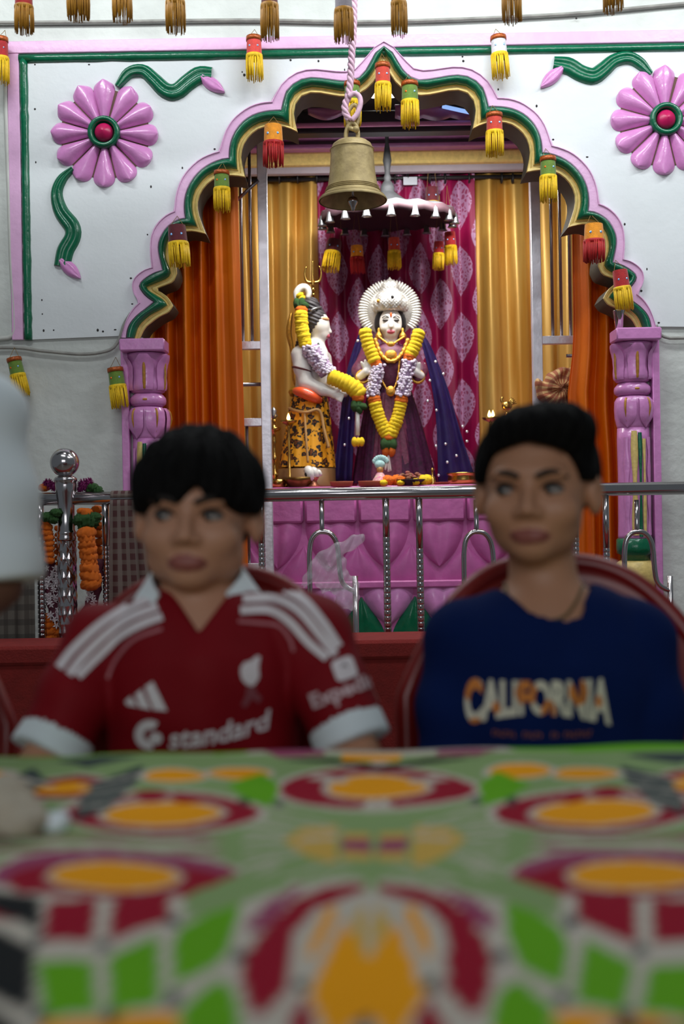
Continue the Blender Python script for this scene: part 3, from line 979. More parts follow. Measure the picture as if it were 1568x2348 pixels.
# ------------------------------------------------------------------ steel gate frames
YG = 5.34
M_gate = mat('worn_steel', (214, 212, 220), .32, metal=.40, var=.14, scale=16, bump=.1, bscale=60)
M_gate_bar = mat('gate_bar_steel', (150, 144, 148), .28, metal=.9, var=.1, scale=20)
def gate(label, post, bars, flats, brace):
    x = X(post, YG)
    t = thing('steel_gate', label, 'gate', (x, YG, 0), 'folded gates of the sanctum')
    w = S(11, YG)
    obj('post', MB().box((x-w, YG-w, 0.0), (x+w, YG+w, W(878, 225, YG).z), .003), M_gate, t, 'auto')
    for (bx, y0, y1) in bars:
        obj('bar', MB().tube([W(bx, y0, YG), W(bx + (y1-y0)*math.tan(ROLL), y1, YG)], S(3.6, YG), 10), M_gate_bar, t)
    for (xa, xb, y, h) in flats:
        a, b = sorted((X(xa, YG), X(xb, YG)))
        z = W(post, y, YG).z
        if h > 12:
            obj('crossbar', MB().box((a, YG-w*.8, z-S(h/2, YG)), (b, YG+w*.8, z+S(h/2, YG)), .002), M_gate, t, 'auto')
        else:
            obj('crossbar', MB().tube([(a, YG, z), (b, YG, z)], S(h/2, YG), 10), M_gate_bar, t)
    if brace:
        (p, q) = brace
        obj('brace', MB().tube([W(*p, YG-.03), W(*q, YG-.03)], S(4, YG), 8), M_gate_bar, t)
    return t
gate('open steel gate frame at the left of the statues', 608, [(548, 240, 786), (569, 240, 786), (520, 240, 786), (566, 975, 1400), (520, 800, 1400)],
     [(470, 598, 792, 18), (470, 598, 881, 9), (470, 598, 968, 18), (470, 598, 1300, 18)], ((538, 464), (592, 413)))
gate('open steel gate frame at the right of the statues', 1231, [(1258, 230, 772), (1278, 230, 772), (1299, 230, 772), (1330, 230, 772)],
     [(1242, 1400, 781, 18), (1298, 1400, 817, 8), (1242, 1400, 960, 18), (1242, 1400, 1300, 18)], None)

# bundle of checked cloth on the right gate
def checks(name, base, c1, c2, sx, sz, rough=.85):
    m, nt, b = nodes_of(name, rough)
    at = nt.nodes.new('ShaderNodeAttribute'); at.attribute_name = 'cloth'
    sp = nt.nodes.new('ShaderNodeSeparateXYZ'); nt.links.new(at.outputs['Vector'], sp.inputs['Vector'])
    def M(op, a, bb=None):
        q = nt.nodes.new('ShaderNodeMath'); q.operation = op
        for i, s in enumerate((a, bb)):
            if s is None: continue
            if isinstance(s, (int, float)): q.inputs[i].default_value = s
            else: nt.links.new(s, q.inputs[i])
        return q.outputs[0]
    u = M('LESS_THAN', M('FRACT', M('MULTIPLY', sp.outputs['X'], sx)), .42)
    v = M('LESS_THAN', M('FRACT', M('MULTIPLY', sp.outputs['Y'], sz)), .42)
    m1 = nt.nodes.new('ShaderNodeMixRGB'); m1.inputs['Color1'].default_value = lin(base); m1.inputs['Color2'].default_value = lin(c1)
    nt.links.new(M('MULTIPLY', u, .75), m1.inputs['Fac'])
    m2 = nt.nodes.new('ShaderNodeMixRGB'); m2.inputs['Color2'].default_value = lin(c2)
    nt.links.new(m1.outputs['Color'], m2.inputs['Color1']); nt.links.new(M('MULTIPLY', v, .6), m2.inputs['Fac'])
    nt.links.new(m2.outputs['Color'], b.inputs['Base Color'])
    return m
M_chk_brown = checks('brown_check_cotton', (70, 36, 36), (108, 96, 90), (104, 92, 84), 1, 1)
M_chk_grey = checks('grey_check_cotton', (92, 88, 80), (64, 58, 52), (52, 48, 44), 1, 1)
M_chk_tan = checks('tan_check_cotton', (150, 84, 54), (196, 164, 110), (120, 58, 40), 1, 1)
def set_cloth(o, fn):
    at = o.data.attributes.new('cloth', 'FLOAT_VECTOR', 'POINT')
    c = []
    for v in o.data.vertices:
        c += list(fn(v.co)) + [0]
    at.data.foreach_set('vector', c)
bq = W(1282, 893, YG-.08)
def f_bundle(P):
    q = P - np.array(bq)
    d = d_ell(P, bq, (.105, .07, .10))
    ang = np.arctan2(q[:, 2], q[:, 0]); rad = np.sqrt(q[:, 0]**2 + q[:, 2]**2)
    d = d + .014*np.sin(ang*3 + rad*75) + .006*np.sin(ang*9 + rad*40)
    d = sm_min(d, d_cap(P, np.array(bq)+[-.02, 0, -.05], np.array(bq)+[.10, .01, -.15], .05, .035), .02)
    return sm_min(d, d_cap(P, np.array(bq)+[.03, 0, .05], np.array(bq)+[.12, .02, .13], .03, .02), .02)
bd = soft('cloth_bundle', f_bundle, bq+Vector((-.16, -.12, -.24)), bq+Vector((.2, .12, .2)), .006, M_chk_tan)
tag(bd, 'knotted bundle of tan checked cloth tied to the right gate', 'cloth')
set_cloth(bd, lambda co: ((math.atan2(co.z-bq.z, co.x-bq.x)*3), math.hypot(co.x-bq.x, co.z-bq.z)*22))
# steel tumbler on the right pilaster
tq = W(1419, 757, YW-.06); tq.z = W(1452, 757, YW-.03).z + .015
kk = S(1, YW-.06)
tb = obj('steel_tumbler', MB().lathe([(9*kk, 0), (13*kk, 40*kk), (13.6*kk, 41*kk), (12.4*kk, 41*kk), (8.4*kk, 2*kk)], tq - Vector((0, 0, 6*kk)), 20), M_steel)
tag(tb, 'small steel tumbler standing on the right pilaster', 'tumbler')

# ------------------------------------------------------------------ ceremonial parasol with little bells
M_silver = mat('tarnished_silver', (150, 152, 156), .36, metal=.9, var=.22, scale=20, bump=.1, bscale=50)
M_under = mat('dark_parasol_lining', (66, 44, 52), .6, var=.1)
YP = 6.1
pc = W(889, 482, YP); kp = S(1, YP)
par = thing('parasol', 'silver ceremonial parasol with a fringe of little bells', 'parasol', pc)
par.rotation_euler = (math.radians(6), 0, 0)
prof = [(5,180),(4,150),(6,140),(10,110),(7,95),(6,80),(9,72),(7,66),(12,60),(16,50),(15,42),(22,36),(38,24),(60,14),(95,7),(130,3),(152,-4)]
n = 64
G = []
for (r, z) in prof:
    row = []
    for i in range(n):
        a = 2*math.pi*i/n
        w = 2.5*math.sin(a*16) if r > 90 else 0
        row.append((r*kp*math.cos(a), r*kp*math.sin(a), (z + w)*kp))
    G.append(row)
obj('canopy', MB().grid(G, closed_v=True), mat('dull_silver_canopy', (84, 86, 90), .6, metal=.2, var=.2, scale=20, bump=.1, bscale=50), par, local=True)
G = []
for (r, z) in [(152,-4),(155,-12),(156,-24),(154,-24),(120,-2),(60,8),(4,20)]:
    G.append([(r*kp*math.cos(2*math.pi*i/n), r*kp*math.sin(2*math.pi*i/n), (z + (2.5*math.sin(i*math.pi/2) if r > 150 else 0))*kp) for i in range(n)])
obj('lining', MB().grid(G, closed_v=True), M_under, par, local=True)
obj('hanging_rod', MB().tube([(0, 0, 170*kp), (0, .0, 180*kp), (0, .03, 300*kp)], 4*kp, 8), M_steel_dull, par, local=True)
bp = MB().lathe([(1.5, 0), (2, -3), (6, -6), (8, -16), (10, -26), (13, -31), (12, -31), (8, -24), (1, -8)], (0, 0, 0), 16)
bp.xform(Matrix.Scale(kp*.88, 4))
proto = None
for i in range(18):
    a = 2*math.pi*(i+.5)/18
    loc = (153*kp*math.cos(a), 153*kp*math.sin(a), -10*kp)
    if proto is None:
        proto = obj('little_bell', bp, M_silver, par, local=True); proto.location = loc
    else:
        part_copy(proto, par, loc)
gi = 'tassels hung inside the sanctum'
YI = 6.25
tassel('maroon tassel with yellow fringe tilted, leftmost under the parasol', 767, 553, 627, 37, YI, 'maroon', 'yellow', 9, lace=False, group=gi, string=110, back=.02, lean=-14)
tassel('orange tassel with red fringe second from the left under the parasol', 818, 564, 628, 31, YI, 'orange', 'redf', lace=False, group=gi, string=110, back=.02)
tassel('red tassel with yellow fringe above the silver crown', 903, 546, 618, 29, YI, 'coral', 'yellow', lace=False, group=gi, string=110, back=.02)
tassel('small red tassel with yellow fringe, left one of the right pair under the parasol', 1006, 555, 619, 25, YI-.02, 'red', 'yellow', 2, lace=False, group=gi, string=110, back=.02)
tassel('red tassel with yellow fringe, rightmost under the parasol', 1031, 533, 609, 28, YI+.02, 'red', 'yellow', -2, lace=False, group=gi, string=110, back=.02)
tassel('maroon tassel with yellow fringe behind the parasol rim', 990, 430, 512, 32, YI+.12, 'maroon', 'yellow', lace=False, group=gi, string=110, back=.02)
# label of the curtain
tag(obj('paper_label', MB().box(tuple(W(925, 424, YC-.085)), tuple(W(956, 406, YC-.080)), 0), mat('white_paper', (206, 212, 224), .6), None, False), 'small white paper label pinned to the top of the magenta curtain', 'label')
# ceiling lamp inside the sanctum
M_lampglow = mat('lamp_glass', (255, 255, 255), .4, var=0, emit=(255, 252, 244), estr=6)
lc = W(877, 214, 5.62)
lamp = thing('ceiling_lamp', 'twin bulb lamp under the sanctum ceiling behind the arch apex', 'lamp', lc)
kl = S(1, 5.62)
obj('fitting', MB().box(lc+Vector((-34*kl, -.02, 10*kl)), lc+Vector((34*kl, .03, 22*kl)), .004).tube([lc+Vector((0, 0, 20*kl)), Vector((lc.x, lc.y, 3.30))], .01, 8), M_lintel, lamp, 'auto')
for dx in (-20, 22):
    obj('bulb', MB().ball(lc+Vector((dx*kl, 0, 0)), (13*kl, 13*kl, 10*kl), 14, 9), M_lampglow, lamp)
tl = thing('tube_lamp', 'slim bluish tube lamp under the right half of the arch', 'lamp', W(1045, 250, 5.42))
obj('tube', MB().tube([W(1015, 244, 5.40), W(1078, 258, 5.35)], .010, 10), mat('tube_glass', (170, 200, 255), .3, var=0, emit=(150, 190, 255), estr=.9), tl)
obj('batten', MB().tube([W(1012, 240, 5.44), W(1080, 253, 5.42)], .014, 8), M_lintel, tl)
# ------------------------------------------------------------------ lotus pedestal (altar front)
YA = 5.72
ZA = ZC + 56/2500*6.0                            # top of the altar
altar = thing('altar', 'pink lotus altar with heart-shaped petals behind the railing', 'altar', (XC, YA, 0))
M_pink_deep = mat('pink_altar_paint', (200, 104, 170), .42, var=.10, scale=14, bump=.25, bscale=26)
obj('core', MB().box((sx0+.03, YA, 0), (sx1-.03, YB-.05, ZA), .006), M_pink_deep, altar, 'auto')
ka = S(1, YA)
def za(y): return W(878, y, YA).z
def heart(cx, y0, y1, hw, dep, inv=False):
    cx = W(cx, 1240, YA).x
    n, mcount = 16, 17
    G = []
    for i in range(n+1):
        v = i/n
        row = []
        for s in np.linspace(-1, 1, mcount):
            if not inv:
                w = hw*ka*(1 - v**2.1)**.75 if v < 1 else .001
                lobe = math.sin(math.pi*min(1, abs(s)*1.0))**.6*10*(1-v)
            else:
                w = hw*ka*(.03 + .97*math.sin(math.pi/2*v)**1.1)
                lobe = 0
            z = za(y0) + (za(y1)-za(y0))*v + lobe*ka
            e = max(0, 1-abs(s)**3)*(math.sin(math.pi*(.12+.80*v))**.6)
            y = YA + .004 - dep*e*(.72+.28*min(1, abs(s)*2.5))
            row.append((cx + w*s, y, z))
        G.append(row)
    return MB().grid(G)
cents = [381, 512, 636, 758, 881, 1006, 1128, 1250, 1372]
for i, cx in enumerate(cents):
    x = W(cx, 1170, YA).x
    obj('band_block', MB().box((x-59*ka, YA-.045-.006*(i % 2), za(1196)), (x+59*ka, YA+.01, za(1126)), .012), M_pink_deep, altar, 'auto')
    obj('heart_petal', heart(cx, 1196, 1300, 60, .055), M_pink_deep, altar)
    obj('lower_petal', heart(cx+61, 1250, 1336, 60, .035, True), M_pink_deep, altar)
    obj('base_petal', heart(cx+7, 1346, 1432, 60, .06), M_pink, altar)
    obj('green_leaf', heart(cx+68, 1368, 1480, 60, .05, True), M_green, altar)
obj('ledge', MB().box((sx0+.03, YA-.05, za(1347)), (sx1-.03, YA+.01, za(1331)), .006), M_pink_deep, altar, 'auto')

# ------------------------------------------------------------------ red ledge in front of the railing
YL = 3.95
zl = W(878, 1468, YL).z
led = thing('red_ledge', 'low red carpeted ledge running in front of the steel railing', 'ledge', (XC, YL, 0))
obj('cap', MB().box((-2.6, YL, zl-.07), (3.0, YL+.28, zl), .012), M_red_carpet, led, 'auto')
obj('body', MB().box((-2.6, YL+.012, 0), (3.0, YL+.28, zl-.07), .004), M_red_carpet, led, 'auto')

# ------------------------------------------------------------------ steel railing
YR = 4.32
kr = S(1, YR)
zr = W(878, 1131, YR).z
rail = thing('steel_railing', 'polished steel railing with a ball-topped post', 'railing', (W(152, 1200, YR).x, YR, 0))
xL, xR_ = W(-120, 1140, YR).x, W(1900, 1120, YR).x
obj('top_rail', MB().tube([(xL, YR, zr), (xR_, YR, zr)], 15*kr, 20), M_steel, rail)
obj('bottom_rail', MB().tube([(xL, YR, .12), (xR_, YR, .12)], 12*kr, 14), M_steel, rail)
def rod(px, ytop, rpx, ythread=None, pitch=12, depth=.16, nm='baluster', zbot=.12):
    x = W(px, 1250, YR).x
    z0 = W(px, ytop, YR).z
    zt_ = W(px, ythread, YR).z if ythread else zbot
    P, R = [(x, YR, z0), (x, YR, zt_)], [rpx*kr]*2
    if ythread:
        z = zt_
        st = pitch*kr/6
        i = 0
        while z > zbot:
            P.append((x, YR, z)); R.append(rpx*kr*(1 + .06 - depth*(abs(math.sin(i*math.pi/6)) < .3)))
            z -= st; i += 1
    return obj(nm, MB().tube(P, R, 12), M_steel, rail)
rod(93, 1146, 9, 1232, 11, .30)
rod(243, 1146, 8.5, 1252, 11, .30)
rod(600, 1140, 7.5, 1245, 11, .16)
rod(886, 1136, 8, 1230, 13, .12)
rod(962, 1136, 8, 1256, 13, .12)
rod(1320, 1132, 7.5, 1232, 11, .2)
rod(1390, 1132, 7.5, 1256, 11, .2)
rod(-40, 1148, 8.5, 1240, 11, .3)
def fork(px):
    x = W(px, 1200, YR).x
    z = lambda y: W(px, y, YR).z
    v = lambda dx, y: Vector((x + dx*kr, YR, z(y)))
    obj('fork_stem', MB().tube([v(0, 1146), v(0, 1212), v(0, 1224)], [6*kr, 5.6*kr, 4*kr], 10), M_steel, rail)
    P = catmull([v(-30, 1450), v(-30, 1300), v(-29, 1262), v(-24, 1236), v(-12, 1222), v(2, 1219), v(18, 1223), v(30, 1238), v(36, 1262), v(39, 1305), v(44, 1334), v(56, 1348), v(74, 1356)], 60)
    obj('fork', MB().tube(P, 6*kr, 12), M_steel, rail)
    P = [v(-30, 1450), Vector((x-30*kr, YR, .12))]
    obj('fork_leg', MB().tube(P, 6*kr, 12), M_steel, rail)
    P = [v(74, 1322), Vector((x+74*kr, YR, .12))]
    obj('fork_post', MB().tube(P, 6.6*kr, 12), M_steel, rail)
for p in (738, 1092, 1460): fork(p)
# newel post with a quilted sleeve and a ball
nx_ = W(153, 1200, YR-.005).x
yN = YR - .012
zn = lambda y: W(153, y, YR).z
prof = [(23,1094),(26,1098),(26,1103),(23.5,1106),(24.5,1112),(23,1130),(19.5,1150),(19,1175),(19.5,1216),(21.5,1219),(21.5,1224),(20,1227),(22,1231),(22,1237),(20.5,1240)]
post = obj('newel_post', MB().lathe([(r*kr, zn(y)) for r, y in prof], (nx_, yN, 0), 32), M_steel, rail)
rows = 210; na = 72
G = []
for i in range(rows+1):
    y = 1240 + 400*i/rows
    row = []
    for j in range(na):
        a = 2*math.pi*j/na
        u = a/(2*math.pi)*9; w = (y-1240)/42.0
        p, q = (u+w) % 1.0, (u-w) % 1.0
        hgt = min(p, 1-p, q, 1-q)*2
        r = (20 + 2.6*hgt)*kr
        row.append((nx_ + r*math.cos(a), yN + r*math.sin(a), zn(y)))
    G.append(row)
obj('quilted_sleeve', MB().grid(G, closed_v=True), M_steel, post, 'auto')
obj('post_foot', MB().lathe([(20*kr, zn(1636)), (22*kr, zn(1650)), (22*kr, .04), (40*kr, .03), (42*kr, .0)], (nx_, yN, 0), 28), M_steel, post)
obj('ball', MB().ball((W(150, 1062, YR).x, yN, zn(1061)), 33*kr, 32, 20), M_steel, post)
obj('ball_collar', MB().lathe([(12*kr, zn(1084)), (14*kr, zn(1090)), (20*kr, zn(1093)), (24*kr, zn(1097))], (nx_, yN, 0), 28), M_steel, post)

# ------------------------------------------------------------------ flower garland on the newel post
M_mari = mat('orange_marigold', (236, 112, 0), .7, var=.25, scale=90, bump=.6, bscale=160)
M_leaf = mat('green_leaf_clump', (38, 84, 26), .7, var=.35, scale=80, bump=.6, bscale=140)
M_purple = mat('purple_chrysanthemum', (128, 26, 96), .7, var=.3, scale=70)
M_white_fl = mat('white_blossom', (208, 200, 204), .6, var=.1)
M_plum = mat('plum_blossom', (82, 24, 46), .7, var=.3, scale=80)
M_yellow = mat('yellow_marigold', (250, 206, 6), .65, var=.18, scale=90, bump=.5, bscale=150)
def ruffled(r, seed=0, nu=22, nv=13, amp=.13, squash=.72):
    rr = np.random.RandomState(seed)
    mb = MB().ball((0, 0, 0), 1.0, nu, nv)
    out = []
    for (x, y, z) in mb.v:
        f = 1 + amp*math.sin(9*math.atan2(y, x)+seed) * (1-z*z) + rr.uniform(-amp, amp)*.8
        out.append((x*f*r, y*f*r, z*f*r*squash))
    mb.v = out
    return mb
M_daisy = M_purple
def spiky(r, seed=0, n=70):
    rr = np.random.RandomState(seed)
    mb = MB().ball((0, 0, 0), r*.55, 10, 7)
    for i in range(n):
        d = Vector(rr.randn(3)).normalized()
        s = d.orthogonal().normalized()*r*.09
        b = d*r*.45
        mb.add([b+s, b-s, d*r+d.cross(s)*.8], [(0, 1, 2)])
        s2 = d.cross(s)
        mb.add([b+s2, b-s2, d*r], [(0, 1, 2)])
    return mb
gar = thing('flower_garland', 'marigold and blossom garland looped over the ball-topped post', 'garland', (nx_, yN, zn(1120)))
protos = {}
def bloom(kind, px, py, Y, r, rz=0.0, parent=gar, squash=None):
    c = W(px, py, Y)
    if kind not in protos:
        if kind == 'marigold': o = obj('marigold', ruffled(1.0, 1), M_mari, parent, local=True)
        elif kind == 'leaf_clump': o = obj('leaf_clump', ruffled(1.0, 5, amp=.26, squash=.8), M_leaf, parent, local=True)
        elif kind == 'chrysanthemum': o = obj('chrysanthemum', spiky(1.0, 3, 120), M_purple, parent, False, local=True)
        elif kind == 'blossom':
            mb = MB()
            for i in range(5):
                a = 2*math.pi*i/5
                d = Vector((math.cos(a), 0, math.sin(a))); s = Vector((-math.sin(a), 0, math.cos(a)))
                mb.add([(0, -.1, 0), d*.5+s*.22+Vector((0, -.25, 0)), d*1.0+Vector((0, -.1, 0)), d*.5-s*.22+Vector((0, -.25, 0))], [(0, 1, 2, 3)])
                mb.add([(0, .05, 0), d*.5+s*.22+Vector((0, -.18, 0)), d*1.0+Vector((0, -.05, 0)), d*.5-s*.22+Vector((0, -.18, 0))], [(3, 2, 1, 0)])
            o = obj('blossom', mb, M_white_fl, parent, False, local=True)
        protos[kind] = o
    else:
        o = protos[kind].copy(); COL.objects.link(o); o.parent = parent
    rr = S(r, Y)
    o.location = c - ORG[parent.name]
    o.scale = (rr, rr, rr)
    o.rotation_euler = (random.uniform(-.3, .3), rz, random.uniform(0, 6))
    return o
Yf = YR - .05
for (x0, y0, x1, y1, nfl, r, Y) in [(108,1196,114,1284,8,12,YR-.03), (133,1212,136,1306,8,9,YR+.04), (198,1222,205,1290,6,20,YR-.07),
                                    (206,1305,210,1338,3,22,YR-.075), (222,1168,228,1280,7,13,YR+.05), (112,1418,122,1462,4,17,YR+.03), (138,1430,135,1470,3,14,YR+.03)]:
    for i in range(nfl):
        u = i/max(nfl-1, 1)
        bloom('marigold', x0+(x1-x0)*u+random.uniform(-1.5, 1.5), y0+(y1-y0)*u, Y, r*random.uniform(.92, 1.08))
for (x, y, r) in [(101,1118,13),(198,1176,15),(186,1172,10)]:
    bloom('marigold', x, y, YR-.03 if y > 1130 else YR+.05, r)
for (x, y, r) in [(110,1186,14),(128,1176,12),(122,1192,11),(186,1192,17),(204,1196,20),(216,1186,14),(192,1208,13),(212,1118,13),(222,1124,12),(206,1124,10)]:
    bloom('leaf_clump', x, y, YR-.045 if y > 1150 else YR+.05, r)
for (x, y, r) in [(110,1110,15),(122,1116,13),(192,1112,17),(203,1106,13),(183,1122,10)]:
    bloom('chrysanthemum', x, y, YR+.045, r)
core_l = catmull([W(x, y, YR+.03) for x, y in [(112,1286),(114,1330),(122,1390),(132,1425)]], 14)
core_r = catmull([W(x, y, YR+.0) for x, y in [(224,1282),(222,1330),(212,1375),(198,1408),(176,1440)]], 16)
core_m = catmull([W(x, y, YR+.03) for x, y in [(134,1308),(136,1360),(140,1420)]], 10)
obj('plum_strand', MB().tube(core_l, [S(14+2*math.sin(i*2.3), YR) for i in range(14)], 12).tube(core_r, [S(14+2*math.sin(i*2.3), YR) for i in range(16)], 12).tube(core_m, S(13, YR), 12), M_plum, gar)
for cr_ in (core_l, core_r, core_m):
    for i in range(26):
        p = cr_[random.randrange(len(cr_))] + Vector((random.uniform(-1, 1)*S(13, YR), 0, random.uniform(-1, 1)*S(8, YR)))
        o = bloom('blossom', 0, 0, YR, 9)
        o.location = p + Vector((0, -S(15, YR), 0)) - ORG[gar.name]
        o.rotation_euler = (random.uniform(-.5, .5), random.uniform(0, 6), random.uniform(-.6, .6))

# ------------------------------------------------------------------ cloths over the rail, plastic bag
def drape(name, label, xa, xb, ya, yb, Y, material, sx, sz, seed, flare=0.0):
    rr = np.random.RandomState(seed)
    ph = rr.rand(4)*6
    nx, nz = 40, 44
    G, C = [], []
    for i in range(nx+1):
        u = i/nx
        row = []
        for j in range(nz+1):
            v = j/nz
            if v < .16:                                   # over the top of the rail
                a = math.pi*(1 - v/.16)
                y = YR + math.cos(a)*-1*17*kr*1 if False else YR - math.cos(math.pi-a)*17*kr*-1
                z = zr + math.sin(a)*17*kr
                y = YR + math.cos(math.pi - a)*-17*kr
                p0 = Vector((W(xa+(xb-xa)*u, 1140, Y).x, y, z))
            else:
                w = (v-.16)/.84
                fold = math.sin(u*11+ph[0])*.012*w + math.sin(u*23+ph[1])*.004*w
                x = W(xa+(xb-xa)*u, 1140, Y).x + (u-.2)*flare*w
                p0 = Vector((x, YR-17*kr-.004-abs(fold), zr + (W(878, yb, YR).z-zr)*w))
            row.append(p0); C += [u*sx, v*sz, 0]
        G.append(row)
    mb = MB().sheet(G, -.003)
    o = obj(name, mb, material)
    at = o.data.attributes.new('cloth', 'FLOAT_VECTOR', 'POINT')
    at.data.foreach_set('vector', C + C)
    return tag(o, label, 'cloth')
drape('checked_cloth', 'maroon and grey checked cloth hung over the rail behind the boy in red', 256, 338, 1120, 1420, YR, M_chk_brown, 5, 14, 2, .06)
drape('checked_cloth', 'grey plaid cloth hung over the rail behind the white sleeve', -60, 82, 1125, 1470, YR, M_chk_grey, 6, 12, 6)
M_bag = mat('clear_plastic', (225, 222, 230), .22, var=.03, alpha=.24, spec=.7)
bg = W(760, 1305, YR-.04)
def f_bag(P):
    q = P - np.array(bg)
    n1 = np.sin(q[:, 0]*70+q[:, 2]*45)*np.sin(q[:, 2]*62-q[:, 0]*30+1) + .6*np.sin(q[:, 0]*150 - q[:, 2]*110)
    d = d_ell(P, np.array(bg)+[-.01, 0, -.01], (.075, .035, .085))
    d = sm_min(d, d_ell(P, np.array(bg)+[.06, 0, -.09], (.05, .03, .07)), .03)
    d = sm_min(d, d_cap(P, np.array(bg)+[.0, 0, .06], np.array(bg)+[.11, 0, .115], .030, .022), .02)
    d = sm_min(d, d_cap(P, np.array(bg)+[-.07, .01, -.02], np.array(bg)+[-.12, .01, -.06], .025, .012), .02)
    return d + .007*n1
tag(soft('plastic_bag', f_bag, bg+Vector((-.17, -.09, -.21)), bg+Vector((.2, .09, .18)), .005, M_bag), 'crumpled clear plastic bag caught on the railing', 'bag')
# ------------------------------------------------------------------ the two marble statues
YS = 6.02
ks = S(1, YS)
def Q(px, py, d=0): return W(px, py, YS) + Vector((0, d*ks, 0))
def A(px, py, d=0): return np.array(Q(px, py, d))
def R3(*r): return tuple(x*ks for x in r)
M_marble = mat('white_marble', (226, 222, 216), .3, var=.05, scale=20, coat=.3)
M_hairb = mat('black_paint', (22, 20, 24), .45)
M_lip = mat('pink_lip_paint', (196, 92, 110), .4, var=0)
M_eyep = mat('dark_eye_paint', (58, 52, 50), .5, var=0)
M_sindoor = mat('orange_tilak', (214, 92, 24), .6, var=0)
M_crown = mat('silver_crown', (214, 212, 206), .34, metal=.55, var=.10, scale=40, bump=.35, bscale=110)
M_gold = mat('gold_jewellery', (212, 158, 66), .32, metal=.75, var=.2, scale=90, bump=.3, bscale=200)
M_blouse = mat('plum_brocade', (104, 44, 72), .5, var=.3, scale=60, bump=.2, bscale=120)
M_sari = mat('purple_sari', (58, 12, 48), .5, var=.5, scale=60, spec=.3)
M_veil = mat('navy_net_veil', (36, 26, 84), .5, var=.2, scale=20, alpha=.80, spec=.3)
M_star = mat('silver_star_sequin', (240, 240, 246), .2, metal=.7, var=0)

lady = thing('marble_statue', 'crowned white marble statue in plum dress and navy veil', 'statue', Vector((Q(893, 1110).x, YS, ZA)))
def f_face(P):
    d = d_ell(P, A(895, 742), R3(28, 29, 36))
    d = sm_min(d, d_ell(P, A(895, 766, -10), R3(15, 15, 14)), 8*ks)
    d = sm_min(d, d_cap(P, A(895, 740, -27), A(895, 754, -33), 3*ks, 5*ks), 4*ks)
    d = sm_min(d, d_ell(P, A(895, 765, -26), R3(8, 4, 3)), 3*ks)
    for s in (-1, 1):
        d = sm_min(d, d_ell(P, A(895+s*13, 755, -17), R3(10, 9, 9)), 6*ks)
        d = sm_max(d, -d_ell(P, A(895+s*12, 739, -34), R3(9, 8, 4)), 5*ks)
    d = sm_min(d, d_cap(P, A(895, 770), A(895, 800, 6), 15*ks, 20*ks), 6*ks)
    # raised right hand and the other hand
    for (x0, y0, x1, y1) in ((826, 868, 838, 858), (962, 866, 948, 858)):
        d = np.minimum(d, d_cap(P, A(x0, y0, -38), A(x1, y1, -46), 9*ks, 9*ks))
    for i, (x, y) in enumerate([(828, 838), (836, 834), (844, 836), (851, 842)]):
        d = sm_min(d, d_cap(P, A(836+i*3, 854, -46), A(x, y, -50), 4.4*ks, 3.2*ks), 2*ks)
    d = sm_min(d, d_cap(P, A(842, 862, -48), A(855, 856, -54), 4.2*ks, 3.2*ks), 2*ks)
    for i, (x, y) in enumerate([(938, 840), (944, 836), (951, 836), (958, 840)]):
        d = sm_min(d, d_cap(P, A(944+i*4, 856, -46), A(x, y, -50), 4.4*ks, 3.2*ks), 2*ks)
    return d
def pick_face(V):
    u = (V - A(895, 765, -26))/ks
    lips = ((u[:, 0]/9)**2 + (u[:, 2]/4.2)**2 < 1) & (u[:, 1] < 6)
    return lips.astype(int)
body = soft('figure', f_face, Q(810, 812, -70)-Vector((0, 0, .16)), Q(985, 690, 40), .0045, [M_marble, M_lip], lady, pick_face)
hair = obj('hair', MB().ball(Q(895, 740, 9), R3(37, 30, 42), 20, 14), M_hairb, lady)
for s in (-1, 1):
    obj('eye', MB().ball(Q(895+s*12, 739, -25), R3(7.5, 3.5, 2.6), 12, 7), M_eyep, lady)
    obj('eyebrow', MB().tube(catmull([Q(895+s*5, 733, -27.5), Q(895+s*12, 729, -27), Q(895+s*20, 733, -23)], 8), 1.1*ks, 6), M_eyep, lady)
    obj('earring', MB().lathe([(1.5*ks, 12*ks), (4*ks, 8*ks), (3*ks, 4*ks), (8*ks, -4*ks), (9*ks, -10*ks), (4*ks, -14*ks)], Q(895+s*27, 766, -14), 12), M_gold, lady)
obj('forehead_mark', MB().ball(Q(895, 727, -29), R3(2.6, 2, 5.5), 8, 8), M_sindoor, lady)
def f_crown(P):
    d = d_ell(P, A(894, 698, -3), R3(38, 32, 36))
    d = sm_max(d, (P[:, 2]*-1 + A(894, 716)[2]), 4*ks)
    d = sm_min(d, d_ell(P, A(894, 662, -2), R3(21, 20, 20)), 6*ks)
    d = sm_min(d, d_cap(P, A(894, 645, 0), A(893, 637, 0), 6*ks, 2*ks), 4*ks)
    for i in range(-3, 4):
        a = i*.5
        d = sm_min(d, d_ell(P, A(894+36*math.sin(a), 702-6*math.cos(a*1.2), -32*math.cos(a)), R3(8, 6, 12)), 3*ks)
    d = d + 1.0*ks*np.sin(P[:, 0]/ks*.8)*np.sin(P[:, 2]/ks*.8)
    return d
obj('crown_stone', MB().ball(Q(898, 688, -36), 4*ks, 10, 8), M_hairb, lady)
cw = soft('crown', f_crown, Q(845, 722, -45), Q(945, 630, 35), .0045, M_crown, lady)
obj('crown_brooch', MB().ball(Q(866, 695, -27), 4*ks, 10, 8), M_gold, cw)
